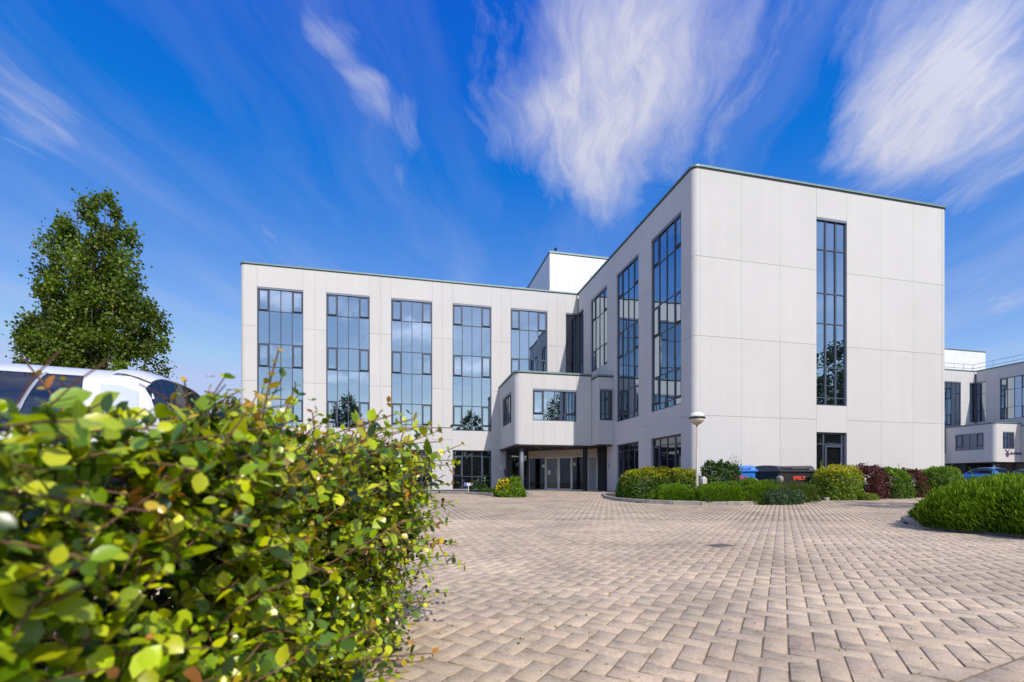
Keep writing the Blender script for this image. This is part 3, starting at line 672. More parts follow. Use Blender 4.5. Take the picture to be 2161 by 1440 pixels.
# ------------------------------------------------------------------ foliage
def leaf_mat(name, trans=.35, rough=.45, gloss=.35):
    m, t = newmat(name); out = t.nodes.new('ShaderNodeOutputMaterial'); at_ = t.nodes.new('ShaderNodeAttribute'); at_.attribute_name = 'tint'
    b = t.nodes.new('ShaderNodeBsdfPrincipled'); b.inputs['Roughness'].default_value = rough; b.inputs['Specular IOR Level'].default_value = gloss
    tr = t.nodes.new('ShaderNodeBsdfTranslucent'); mx_ = t.nodes.new('ShaderNodeMixShader'); mx_.inputs[0].default_value = trans
    t.links.new(at_.outputs['Color'], b.inputs['Base Color'])
    hsv = t.nodes.new('ShaderNodeHueSaturation'); hsv.inputs['Value'].default_value = 1.5; hsv.inputs['Saturation'].default_value = 1.1; t.links.new(at_.outputs['Color'], hsv.inputs['Color']); t.links.new(hsv.outputs[0], tr.inputs['Color'])
    t.links.new(b.outputs[0], mx_.inputs[1]); t.links.new(tr.outputs[0], mx_.inputs[2]); t.links.new(mx_.outputs[0], out.inputs[0]); return m
M_LEAF = leaf_mat('leaf'); M_NEEDLE = leaf_mat('needle', .25, .6, .2); M_BROAD = leaf_mat('hedge_leaf', .24, .32, .7)
M_BARK = plain('bark', (.13, .095, .065), .9, 0, .35, 12); M_TWIG = plain('twig', (.16, .075, .045), .8, 0, .3, 20)
# leaf shapes: x across, y along, z up from the blade
LQ = (np.array([[0, 0, 0], [.42, .5, .06], [0, 1, -.05], [-.42, .5, .06]]), np.array([[0, 1, 2, 3]]))
LN = (np.array([[-.07, 0, 0], [.07, 0, 0], [.05, .7, .02], [-.05, .7, .02]]), np.array([[0, 1, 2, 3]]))
LF = (np.array([[0, 0, 0], [.26, .22, .055], [.36, .5, .06], [.24, .8, .02], [0, 1, -.10], [-.24, .8, .02], [-.36, .5, .06], [-.26, .22, .055], [0, .32, -.015], [0, .68, -.02]]),
      np.array([[0, 1, 8, 8], [1, 2, 9, 8], [2, 3, 4, 9], [0, 8, 7, 7], [8, 9, 6, 7], [9, 4, 5, 6]]))
def frames(D, Nn):
    Y = D / np.linalg.norm(D, axis=1, keepdims=True); X = np.cross(Y, Nn); X /= np.linalg.norm(X, axis=1, keepdims=True) + 1e-9; Z = np.cross(X, Y); return X, Y, Z
def leaves(P, D, Nn, size, shape):
    T, Fq = shape; X, Y, Z = frames(D, Nn); s = size[:, None, None]
    V = P[:, None] + s * (T[None, :, :1] * X[:, None] + T[None, :, 1:2] * Y[:, None] + T[None, :, 2:] * Z[:, None])
    k = len(T); F_ = (Fq[None] + (np.arange(len(P)) * k)[:, None, None]).reshape(-1, 4); return V.reshape(-1, 3), F_, k
def fix_tri(F_):        # quads written with a repeated corner become triangles
    return F_
def leafmesh(name, P, D, Nn, size, shape, col, mat):
    V, F_, k = leaves(P, D, Nn, size, shape)
    cc = np.repeat(col, k, 0)
    if shape is LF:
        tri = F_[:, 2] == F_[:, 3]; q = F_[~tri]; t = F_[tri][:, :3]
        Fa = np.concatenate([q[:, [0, 1, 2]], q[:, [0, 2, 3]], t]); return npmesh(name, V, Fa, mat, cc, True)
    return npmesh(name, V, F_, mat, cc)
def unit(n, r): v = r.normal(size=(n, 3)); return v / np.linalg.norm(v, axis=1, keepdims=True)
def lump(P, seed, sc):
    r = np.random.default_rng(seed); out = np.zeros(len(P))
    for k in range(7):
        d = unit(1, r)[0] * sc * (1 + .6 * k); out += np.sin(P @ d + r.random() * 6.28) / (1 + .55 * k)
    return out
def pick(n, cols, r, var=.16):
    c = np.array([c for c, _ in cols]); w = np.array([w for _, w in cols]); i = r.choice(len(c), n, p=w / w.sum()); return c[i] * (1 + r.normal(0, var, (n, 1))).clip(.45, 1.7)
def shrub(name, label, c, dims, rz, n, size, cols, seed, style='leaf', boxy=4.0, cat='shrub', group=None, tipcols=None, rough=.10, spikes=0, base=None, open_=0.0):
    r = np.random.default_rng(seed); rx, ry, h = dims; z0 = gz(*c) + .03 if base is None else base
    u = unit(n, r); u[:, 2] = np.abs(u[:, 2]) * 1.0 - .02
    e = boxy; q = (np.abs(u) ** e).sum(1) ** (-1 / e); S = u * q[:, None]                       # super-ellipsoid surface
    depth = 1 - np.abs(r.normal(0, .09 + open_, n)).clip(0, .7)
    nz = 1 + rough * lump(S * np.array([rx, ry, h]), seed, 4.2 / max(.5, min(rx, ry, h))) * .5
    P = S * (depth * nz)[:, None] * np.array([rx, ry, h]); Nr = S ** 3 / np.array([rx, ry, h]); Nr /= np.linalg.norm(Nr, axis=1, keepdims=True) + 1e-9
    if style == 'needle':
        D = Nr * .7 + unit(n, r) * .45 + np.array([0, 0, .75]); NN = unit(n, r); sh = LN; mat = M_NEEDLE
    else:
        D = unit(n, r) * .9 + Nr * .5 + np.array([0, 0, -.1]); NN = Nr * .9 + unit(n, r) * .7 + np.array([0, 0, .5]); sh = LQ; mat = M_LEAF
    sz = size * (.65 + .7 * r.random(n)); col = pick(n, cols, r)
    if tipcols:
        tip = r.random(n) < .85 * np.clip((P[:, 2] / h - .45) / .5, 0, 1) ** 1.2; col[tip] = pick(tip.sum(), tipcols, r)
    if spikes:
        m = spikes; sp = r.integers(0, n, m); base_ = P[sp]; dr = Nr[sp] * .35 + np.array([0, 0, 1.0]) + unit(m, r) * .3; dr /= np.linalg.norm(dr, axis=1, keepdims=True)
        k = 14; tt = np.tile(np.linspace(0, 1, k), m); ln = np.repeat(r.uniform(.10, .32, m), k) * (h if h < 1 else 1)
        PP = np.repeat(base_, k, 0) + np.repeat(dr, k, 0) * (tt * ln)[:, None]; DD = np.repeat(dr, k, 0) + unit(m * k, r) * .6
        P = np.concatenate([P, PP]); D = np.concatenate([D, DD]); NN = np.concatenate([NN, unit(m * k, r)]); sz = np.concatenate([sz, size * .8 * (1.2 - tt * .6)]); col = np.concatenate([col, pick(m * k, tipcols or cols, r)])
    P[:, 2] = np.maximum(P[:, 2], .01)
    root = empty(name, (c[0], c[1], z0), rz); tag(root, label, cat, group)
    f = link('foliage', leafmesh('foliage', P, D, NN, sz, sh, col, mat), root)
    bm = bmesh.new()
    for i in range(10):
        a = r.uniform(0, 6.28); b0 = Vector((rx * .5 * cos(a) * r.random(), ry * .5 * sin(a) * r.random(), -.04)); b1 = Vector((rx * .75 * cos(a), ry * .75 * sin(a), h * .8)); cyl(bm, b0, b1, .016, .006, 5, False)
    link('stems', bm_mesh('stems', bm, M_BARK), root); return root
GRN = [((.040, .09, .008), 3), ((.075, .15, .012), 4), ((.12, .20, .014), 3)]
YEL = [((.40, .38, .010), 4), ((.48, .36, .012), 3), ((.26, .33, .012), 3)]
LIM = [((.12, .22, .010), 4), ((.19, .31, .014), 3), ((.07, .14, .01), 2)]
PUR = [((.09, .022, .028), 4), ((.15, .035, .03), 3), ((.06, .03, .02), 2)]
DRK = [((.02, .05, .014), 3), ((.035, .075, .02), 4), ((.06, .11, .03), 2)]
A0, A1 = np.array((7.95, 15.95)), np.array((10.05, 14.75)); hc = (A0 + A1) / 2; hl = np.linalg.norm(A1 - A0) / 2
shrub('clipped_hedge', 'long clipped hedge with yellow tips beside the entrance path', hc, (hl + .25, .52, 1.12), atan2(*(A1 - A0)[::-1]), 26000, .055, GRN + [((.11, .2, .02), 2)], 5, tipcols=YEL, cat='hedge', rough=.07)
for i, (px_, d_, rx, ry, h, lab) in enumerate(((1425, 15.0, .72, .5, .52, 'bright green feathery shrub at the foot of the clipped hedge'), (1512, 14.5, .85, .55, .58, 'bright green feathery shrub in front of the lamp post'), (1585, 14.9, .8, .6, .66, 'bright green feathery shrub in front of the blue bin'))):
    shrub('heath_shrub', lab, at(px_, d_), (rx, ry, h), .15 * i, 15000, .085, LIM, 20 + i, 'needle', 2.6, group='feathery shrubs along the kerb', rough=.2)
shrub('dark_shrub', 'dark leafy shrub behind the striped bollard', at(1518, 16.6), (.72, .5, 1.36), 0, 9000, .06, DRK + LIM[:1], 31, boxy=3, rough=.15)
shrub('rose_shrub', 'loose leggy shrub partly covering the blue bin', at(1550, 16.4), (.32, .32, 1.25), 0, 900, .06, GRN, 32, boxy=2.5, rough=.4, open_=.25, spikes=10)
shrub('juniper_shrub', 'spreading olive juniper in front of the black bins', at(1668, 15.4), (.95, .55, .62), .2, 6000, .08, [((.09, .13, .02), 3), ((.14, .17, .03), 2), ((.05, .08, .015), 2)], 33, 'needle', 2.2, rough=.35, spikes=160)
shrub('groundcover_shrub', 'low grey green ground cover behind the kerb stones', at(1648, 14.55), (.95, .42, .40), .25, 8000, .04, [((.05, .10, .035), 3), ((.09, .15, .06), 2), ((.03, .06, .02), 2)], 34, boxy=3, rough=.12)
shrub('juniper_shrub', 'small bushy juniper at the right end of the first kerb', at(1702, 15.6), (.34, .36, .46), 0, 3500, .07, LIM + DRK[:1], 35, 'needle', 2.4, rough=.3, spikes=30)
for i, (px_, d_, rx, ry, h, cols, tips, lab, nm) in enumerate((
        (1765, 17.6, .98, .62, 1.20, GRN[1:] + YEL[2:], YEL, 'golden clipped shrub right of the black bins', 'golden_shrub'),
        (1832, 18.6, .55, .55, 1.26, PUR, PUR, 'purple leaved shrub beside the golden clipped shrub', 'purple_shrub'),
        (1880, 18.9, .72, .6, 1.16, GRN, LIM, 'dark green shrub between the two reddish shrubs', 'green_shrub'),
        (1922, 19.7, .42, .5, 1.14, PUR[1:] + GRN[:1], PUR, 'reddish shrub squeezed between two green shrubs', 'red_shrub'),
        (1985, 20.3, 1.35, .62, 1.22, GRN + LIM[:1], LIM, 'long green hedge at the right end of the office wall', 'clipped_hedge'))):
    shrub(nm, lab, at(px_, d_), (rx, ry, h), .38 if rx > 1 else .2, int(9000 * rx * 1.3), .062, cols, 40 + i, boxy=4, tipcols=tips, rough=.10, spikes=14, cat='hedge' if rx > 1 else 'shrub')
shrub('yellow_groundcover', 'small lime plant below the purple shrub', at(1830, 17.2), (.4, .25, .22), .2, 1500, .05, [((.2, .26, .02), 1), ((.12, .2, .02), 1)], 49)
# island on the right: feathery conifer mass
shrub('conifer_mound', 'large feathery conifer mound in the kerbed island on the right', (10.95, 5.05), (2.75, 1.98, .86), 0, 80000, .105, [((.06, .12, .006), 3), ((.11, .20, .008), 4), ((.17, .27, .012), 2)], 55, 'needle', 2.6, rough=.07, spikes=140, tipcols=[((.15, .25, .010), 2), ((.22, .32, .015), 1)])
shrub('conifer_mound', 'second feathery conifer mound behind the right island', (14.2, 6.1), (1.9, 1.9, .80), 0, 22000, .11, LIM, 56, 'needle', 2.8, rough=.12)
# by the entrance
shrub('flowering_shrub', 'yellow flowering shrub in the rounded bed by the entrance', at(1076, 18.9), (.62, .55, .74), 0, 9000, .055, LIM + [((.18, .28, .02), 2)], 60, boxy=2.6, rough=.18)
r_ = np.random.default_rng(61); n_ = 260; fl_ = bpy.data.objects['flowering_shrub']; a_ = r_.uniform(1.7, 4.4, n_); hgt = r_.random(n_)
Pf = np.stack([.60 * np.cos(a_) * (.8 + .25 * r_.random(n_)) * np.sqrt(1 - (hgt * .8) ** 2), .55 * np.sin(a_) * np.sqrt(1 - (hgt * .8) ** 2), .12 + .6 * hgt], 1)
link('blossom', leafmesh('blossom', Pf, unit(n_, r_), unit(n_, r_) + [0, -.6, .6], np.full(n_, .075), LQ, pick(n_, [((.75, .52, .01), 2), ((.8, .62, .03), 1)], r_), M_LEAF), fl_)
shrub('low_plant', 'small dark plant below the ground floor window near the sign', at(1010, 24.6), (.5, .3, .5), 0, 1500, .06, DRK, 62, boxy=2.4, rough=.3)
shrub('low_plant', 'flat green plants between the sign and the flowering shrub', at(1036, 22.5), (.45, .25, .2), 0, 1200, .05, GRN, 63, boxy=2.4, rough=.3)

# ------------------------------------------------------------------ trees
def tube(bm, pts, rads, seg=7):
    prev = None
    for (p, r) in zip(pts, rads):
        ring = [bm.verts.new((p[0] + r * cos(2 * pi * i / seg), p[1] + r * sin(2 * pi * i / seg), p[2])) for i in range(seg)]
        if prev:
            for i in range(seg): bm.faces.new((prev[i], prev[(i + 1) % seg], ring[(i + 1) % seg], ring[i]))
        prev = ring
def tree(name, label, loc_, H, columns, nleaf, size, cols, seed, trunk_r=.25, clump=.55, cat='tree', group=None, per=55, shell=.25):
    r = np.random.default_rng(seed); root = empty(name, (loc_[0], loc_[1], gz(*loc_))); tag(root, label, cat, group)
    bm = bmesh.new(); tube(bm, [(0, 0, -.1), (0.02, 0, H * .3), (.05, .03, H * .62), (0, 0, H * .9)], [trunk_r, trunk_r * .75, trunk_r * .4, .03], 10)
    P, D, Nn, C = [], [], [], []
    tot = sum(c[3] * c[3] * (c[5] - c[4]) for c in columns)
    for (x, y, zc, rad, z0, z1) in columns:
        tube(bm, [(x * .05, y * .05, max(.3, z0 * .5)), (x * .6, y * .6, z0 + (z1 - z0) * .3), (x, y, z0 + (z1 - z0) * .92)], [trunk_r * .38, trunk_r * .22, .02], 6)
        nl = int(nleaf * rad * rad * (z1 - z0) / tot); nc = max(8, int(nl / per))
        t = r.random(nc) ** .9; prof = np.minimum(1, (np.maximum(0, 1.02 - t) / .2)) ** .5 * np.minimum(1, (t + .02) / .25) ** .5 * (1 - .22 * t)
        a = r.uniform(0, 2 * pi, nc); rr_ = rad * prof * np.sqrt(r.uniform(shell, 1.0, nc))
        cc = np.stack([x + rr_ * np.cos(a), y + rr_ * np.sin(a), z0 + (z1 - z0) * t], 1)
        own = r.integers(0, nc, nl); off = r.normal(0, 1, (nl, 3)) * clump * np.array([.42, .42, .62]) * (.6 + .8 * r.random((nc, 1)))[own]
        p = cc[own] + off; tone = (1 + r.normal(0, .25, nc)).clip(.5, 1.7)
        P.append(p); out = p - np.array([x, y, 0]); out[:, 2] = .3; D.append(unit(nl, r) + np.array([0, 0, .25])); Nn.append(unit(nl, r) + .6 * out / (np.linalg.norm(out, axis=1, keepdims=True) + 1e-6)); C.append(pick(nl, cols, r, .2) * tone[own][:, None])
    P, D, Nn, C = map(np.concatenate, (P, D, Nn, C)); P[:, 2] = np.maximum(P[:, 2], .4)
    link('trunk', bm_mesh('trunk', bm, M_BARK, True), root)
    link('crown', leafmesh('crown', P, D, Nn, size * (.6 + .8 * r.random(len(P))), LQ, C, M_LEAF), root); return root
TG = [((.065, .105, .010), 4), ((.11, .165, .015), 3), ((.18, .22, .025), 1)]
tx, ty = at(192, 26.0)
# crown columns in the picture's own order (offset across, offset in depth, -, radius, bottom, top)
cols_ = [(-.85, 0, 0, 1.15, 8.0, 16.6), (.05, .3, 0, 1.15, 8.0, 17.1), (1.05, -.2, 0, .85, 9.0, 16.4), (1.7, .4, 0, 1.0, 8.0, 15.0), (-1.6, .2, 0, 1.0, 7.0, 15.2), (-2.1, -.2, 0, .85, 6.0, 13.9), (-1.9, .5, 0, .85, 4.5, 12.3), (-2.9, 0, 0, .85, 4.0, 11.5), (-3.1, -.5, 0, .9, 1.5, 9.6), (-3.8, .2, 0, .75, 1.0, 8.3),
         (2.1, -.3, 0, .85, 6.5, 13.9), (2.3, .3, 0, .9, 5.0, 12.2), (3.0, -.2, 0, .85, 4.5, 11.0), (3.6, .2, 0, .8, 1.5, 9.9), (3.3, -.6, 0, .95, 1.0, 7.6), (.2, -1.2, 0, 1.2, 3.5, 12.8), (-1.0, -1.2, 0, 1.1, 3.0, 11.2), (1.3, -1.3, 0, 1.1, 2.5, 10.6), (0, 1.2, 0, 1.5, 3.5, 13.5), (-2.2, -1.0, 0, 1.1, 1.5, 8.8), (.4, -1.9, 0, 1.1, 1.5, 8.0), (-1.6, .8, 0, 1.2, 3, 11), (1.9, .9, 0, 1.2, 3, 11), (2.2, -1.2, 0, 1.0, 1.5, 8.4)]
cols_ = [(.95 * dx * CS + dy * SN, -.95 * dx * SN + dy * CS, c_, rd * .86, a, b) for (dx, dy, c_, rd, a, b) in cols_]
tree('poplar_tree', 'tall dark green upright poplar behind the parked white car', (tx, ty), 17.0, cols_, 84000, .155, TG, 71, .32, .50, per=230, shell=.45)
PG = [((.16, .18, .06), 3), ((.22, .21, .09), 2), ((.09, .13, .03), 2)]
tree('willow_tree', 'pale olive tree behind the left corner of the office', at(492, 42.0), 9.0, [(0, 0, 0, 1.5, 1, 7.8), (-1.2, .4, 0, 1.2, 1, 6.6), (1.4, 0, 0, 1.3, 1, 7.0)], 9000, .2, PG, 72, .2)
# trees that stand behind the photographer; the photograph shows them mirrored in the glazing and as a shadow on the yard
def ball(rad, z0, z1, k=5, seed=0):
    r = np.random.default_rng(seed); return [(0, 0, 0, rad * .8, z0, z1)] + [(rad * .6 * cos(a), rad * .6 * sin(a), 0, rad * .6, z0 + r.uniform(0, 1), z1 * r.uniform(.72, .92)) for a in np.linspace(0, 2 * pi, k + 1)[:-1]]
BG = [((.035, .07, .012), 3), ((.06, .11, .018), 2)]
tree('yard_tree', 'leafy tree mirrored in the second tall window from the left', (-9.3, -12), 13.5, ball(2.6, 3, 13.6, seed=1), 12000, .26, BG, 73)
tree('yard_tree', 'tree mirrored in the lower panes of the fourth tall window', (11.7, -25), 13.5, ball(3.6, 2, 13.8, seed=2), 11000, .28, BG, 74)
tree('yard_tree', 'slender tree mirrored in the window above the entrance', (23.8, -15), 13.5, ball(2.6, 4, 14.2, seed=3), 9000, .26, BG, 75)
tree('yard_tree', 'tree mirrored in the narrow window of the right wing', (30.2, 7.0), 9.5, ball(3.2, 2, 10.4, seed=4), 11000, .22, BG, 76)
tree('yard_tree', 'tree whose shadow falls across the yard beside the island', (17.2, 1.8), 9.0, ball(2.5, 5.6, 11.0, seed=5), 6500, .17, BG, 77)

# belt of trees far behind the photographer, mirrored low in the ground floor glazing
r_ = np.random.default_rng(79); n_ = 26000; xb = r_.uniform(-75, 95, n_); zb = r_.random(n_) ** .8 * (6.8 + 1.3 * np.sin(xb * .45) + .9 * np.sin(xb * 1.3 + 1)); yb = -36 + r_.normal(0, 1.2, n_)
tag(link('tree_belt', leafmesh('tree_belt', np.stack([xb, yb, zb], 1), unit(n_, r_), unit(n_, r_) + [0, 1, .5], r_.uniform(.5, 1.0, n_), LQ, pick(n_, BG, r_), M_LEAF)), 'dense belt of trees far behind the yard, seen only mirrored in the glass', 'trees', kind='stuff')
# ------------------------------------------------------------------ near hedge on the left
def near_hedge():
    r = np.random.default_rng(90); E1 = np.array([*c2w(1, 0), 0]); E2 = np.array([*c2w(0, 1), 0]); org = np.array([0, 0, HC]); base = -.24 - HC
    R0, R1, D0, D1, TOP = -.50, -1.75, -.10, 2.55, .13
    root = empty('foreground_hedge', tuple(np.array([*c2w(-1.0, 1.3), -.24]))); tag(root, 'leafy green hedge with orange shoot tips filling the left foreground', 'hedge')
    P, D, Nn, S, C, own = [], [], [], [], [], []
    stems = []
    cols = [((.09, .18, .003), 4), ((.20, .32, .003), 5), ((.36, .46, .004), 6), ((.52, .55, .006), 5), ((.03, .065, .004), 3)]
    orange = [((.52, .20, .03), 1), ((.48, .34, .02), 4), ((.34, .15, .03), 1)]
    def twig(p0, d0, ln, nl, lsz, tipf=0.0, droop=.25, thick=.0016):
        k = max(4, int(nl)); t = np.linspace(0, 1, k); side = np.cross(d0, [0, 0, 1.0]); side /= np.linalg.norm(side) + 1e-9
        bend = r.normal(0, .22) * side + np.array([0, 0, -droop * r.random()])
        pts = p0 + d0 * (ln * t)[:, None] + bend * (ln * t ** 2)[:, None]; stems.append((pts[::max(1, k // 4)], thick))
        for i in range(k):
            dd = d0 + 2 * bend * t[i]; dd = dd / np.linalg.norm(dd); ax = np.cross(dd, unit(1, r)[0]); ax /= np.linalg.norm(ax) + 1e-9
            if i % 2: ax = np.cross(dd, ax)
            for sgn in (-1, 1):
                P.append(pts[i]); lf = sgn * ax + dd * r.uniform(.2, .9) + np.array([0, 0, r.uniform(-.15, .35)]); D.append(lf)
                Nn.append(np.array([.1, -.25, 1.0]) + unit(1, r)[0] * .75 + dd * .3)
                S.append(lsz * (.55 + .65 * np.sin(pi * (.2 + .7 * t[i]))) * r.choice([.45, .6, .7, .8, .95, 1.2]) * r.uniform(.85, 1.15))
                c = pick(1, cols, r, .2)[0]
                if t[i] > 1 - tipf and r.random() < .8: c = pick(1, orange, r, .2)[0]
                elif r.random() < .012: c = pick(1, orange, r, .2)[0]
                C.append(c)
    def q(rr_, dd, zz): return org + E1 * rr_ + E2 * dd + np.array([0, 0, zz])
    wob = lambda d, z: .07 * sin(d * 3.1 + z * 4) + .05 * sin(d * 7.3 - z * 6 + 1.0)
    gapf = lambda d, z: sin(d * 9.0 + 2.2 * sin(z * 8)) + sin(z * 11 + 1.7 * sin(d * 6) + 1.0) + .6 * sin(d * 17 + z * 13)
    for i in range(2300):          # right flank
        d = r.uniform(D0 + .25, D1); z = base + .04 + (TOP - .06 * max(0, min(1, (1.0 - d) / .4)) - base) * r.random() ** .8; rr_ = R0 + wob(d, z) - .06 - abs(r.normal(0, .10))
        if gapf(d, z) < -.35 and r.random() < .85: continue
        dv = E1 * r.uniform(.3, 1.0) + E2 * r.normal(-.1, .5) + np.array([0, 0, r.uniform(-.1, .9)]); dv /= np.linalg.norm(dv)
        twig(q(rr_ - .06, d, z - .05), dv, r.uniform(.10, .2), r.integers(4, 8), .037, .1 if r.random() < .08 else 0)
    for i in range(1900):          # top
        d = r.uniform(D0 + .25, D1 + .1); rr_ = r.uniform(R1, R0 - .02) ; e = max(0, (rr_ - (R0 - .22)) / .22); z = TOP - .10 * e * e + .045 * sin(d * 4 + rr_ * 5) - abs(r.normal(0, .05)) - .15 - .07 * max(0, min(1, (1.0 - d) / .4))
        dv = E1 * r.normal(.15, .4) + E2 * r.normal(-.1, .4) + np.array([0, 0, 1.0]); dv /= np.linalg.norm(dv)
        twig(q(rr_, d, z), dv, r.uniform(.10, .22), r.integers(4, 9), .034, .3 if r.random() < .3 else 0)
    for i in range(330):           # far end
        rr_ = r.uniform(R1, R0); z = base + .04 + (TOP - base - .03) * r.random(); d = D1 + wob(rr_, z) - abs(r.normal(0, .06))
        dv = E2 * r.uniform(.2, .9) + E1 * r.normal(.3, .5) + np.array([0, 0, r.uniform(0, .8)]); dv /= np.linalg.norm(dv); twig(q(rr_, d, z), dv, r.uniform(.1, .2), r.integers(4, 8), .03)
    for i in range(60):            # long shoots standing out of the top and the flank
        d = r.uniform(.95, D1); rr_ = r.uniform(R0 - .5, R0 + .0); dv = E1 * r.normal(.1, .22) + E2 * r.normal(0, .2) + np.array([0, 0, 1.0]); dv /= np.linalg.norm(dv)
        twig(q(rr_, d, TOP - .15), dv, r.uniform(.2, .33), r.integers(8, 12), .026, .5, .1, .0022)
    for i in range(46):
        d = r.uniform(1.0, D1 + .1); z = base + .1 + (TOP - base - .05) * r.random(); dv = E1 * 1.0 + E2 * r.normal(.1, .3) + np.array([0, 0, r.uniform(.1, .7)]); dv /= np.linalg.norm(dv)
        twig(q(R0 - .05, d, z), dv, r.uniform(.2, .33), r.integers(6, 10), .040, .12, .3, .0022)
    for i in range(9000):          # inner leaves, the hedge's own shade put into their darker colour
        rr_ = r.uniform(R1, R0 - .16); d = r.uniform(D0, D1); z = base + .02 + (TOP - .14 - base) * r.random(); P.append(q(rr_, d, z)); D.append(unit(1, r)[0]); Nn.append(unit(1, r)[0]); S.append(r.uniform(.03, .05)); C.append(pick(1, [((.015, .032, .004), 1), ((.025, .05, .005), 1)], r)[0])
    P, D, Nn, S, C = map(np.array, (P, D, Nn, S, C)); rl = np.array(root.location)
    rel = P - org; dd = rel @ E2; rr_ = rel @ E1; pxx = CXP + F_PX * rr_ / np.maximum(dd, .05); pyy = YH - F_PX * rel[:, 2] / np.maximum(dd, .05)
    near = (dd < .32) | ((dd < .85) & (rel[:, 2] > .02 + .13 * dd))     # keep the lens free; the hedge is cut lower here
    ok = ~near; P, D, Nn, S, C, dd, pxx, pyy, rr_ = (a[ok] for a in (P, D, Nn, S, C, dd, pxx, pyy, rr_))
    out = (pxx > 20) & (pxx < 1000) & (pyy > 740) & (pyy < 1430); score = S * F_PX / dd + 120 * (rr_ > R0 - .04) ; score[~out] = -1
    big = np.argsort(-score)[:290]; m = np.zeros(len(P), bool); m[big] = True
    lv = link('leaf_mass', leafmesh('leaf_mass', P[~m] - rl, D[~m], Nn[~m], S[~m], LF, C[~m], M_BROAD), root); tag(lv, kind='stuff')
    for i in big:
        me = leafmesh('leaf', np.zeros((1, 3)), D[i:i + 1], Nn[i:i + 1], S[i:i + 1], LF, C[i:i + 1], M_BROAD); link('leaf', me, root, tuple(P[i] - rl))
    bm = bmesh.new()
    for pts, th in stems:
        pts = [Vector(p - rl) for p in pts]
        for a, b in zip(pts, pts[1:]): cyl(bm, a, b, th, th * .8, 4, False)
    for i in range(70):
        d = r.uniform(D0, D1); a = Vector(q(r.uniform(R1, R0 - .2), d, base) - rl); b = Vector(q(r.uniform(R1, R0 - .05), d + r.normal(0, .15), TOP - .1) - rl); cyl(bm, a, b, .007, .003, 5, False)
    link('twigs', bm_mesh('twigs', bm, M_TWIG), root)
    # pink buds and berries
    bm = bmesh.new()
    for i in r.choice(np.where(out)[0], 170):
        p = Vector(P[i] - rl) + Vector(tuple(r.normal(0, .006, 3)))
        for k in range(r.integers(1, 4)): bmesh.ops.create_icosphere(bm, subdivisions=1, radius=r.uniform(.0025, .0045), matrix=Matrix.Translation(p + Vector(tuple(r.normal(0, .005, 3)))))
    tag(link('buds', bm_mesh('buds', bm, plain('pink_bud', (.72, .33, .28), .5, 0, .4, 60), True), root), kind='stuff')
    return root
near_hedge()
# weeds in the joints
r_ = np.random.default_rng(95); n_ = 420; d_ = r_.uniform(1.75, 3.4, 130); px_ = np.where(r_.random(130) < .6, r_.uniform(860, 1350, 130), r_.uniform(1350, 2160, 130)); w_ = np.array([at(a, b) for a, b in zip(px_, d_)]); own = r_.integers(0, 130, n_)
Pw = np.concatenate([w_[own] + r_.normal(0, .012, (n_, 2)), (gzv(w_[own][:, 1]) - .006)[:, None]], 1)
tag(link('joint_weeds', leafmesh('joint_weeds', Pw, unit(n_, r_) + [0, 0, .7], unit(n_, r_), r_.uniform(.006, .018, n_), LQ, pick(n_, [((.12, .18, .02), 2), ((.22, .17, .04), 3), ((.20, .11, .03), 2)], r_), M_LEAF)), 'small weeds growing in the paving joints', 'weeds', kind='stuff')

# ------------------------------------------------------------------ lamp, bollards, bins, signs
M_OPAL = plain('opal_globe', (.80, .78, .70), .35, 0, .04); M_LAMPB = plain('lamp_bowl', (.62, .56, .42), .35, 0, .06)
lx, ly = at(1471, 15.4); lamp = empty('street_lamp', (lx, ly, gz(lx, ly))); tag(lamp, 'cream lamp post with a mushroom globe in front of the right wing', 'lamp')
zt = HC - gz(lx, ly) + (YH - 895) / F_PX * 15.4
bm = bmesh.new(); lathe(bm, [(.07, 0), (.07, .5), (.045, .56), (.038, zt)], 18); link('post', bm_mesh('post', bm, M_POLE, True), lamp)
bm = bmesh.new(); lathe(bm, [(.06, zt - .03), (.13, zt + .01), (.215, zt + .09), (.245, zt + .175)], 28); link('lamp_bowl', bm_mesh('lamp_bowl', bm, M_LAMPB, True), lamp)
bm = bmesh.new(); lathe(bm, [(.262, zt + .176), (.266, zt + .20), (.262, zt + .222)], 28); link('rim', bm_mesh('rim', bm, M_DARK, True), lamp)
bm = bmesh.new(); lathe(bm, [(.245, zt + .223), (.232, zt + .28), (.185, zt + .345), (.11, zt + .385), (.02, zt + .40)], 28); link('globe', bm_mesh('globe', bm, M_OPAL, True), lamp)
M_POST = plain('bollard_concrete', (.55, .52, .48), .8, 0, .15, 8); M_POST2 = plain('post_concrete', (.30, .28, .25), .85, 0, .2, 8); M_RED = plain('bollard_red', (.45, .04, .03), .6)
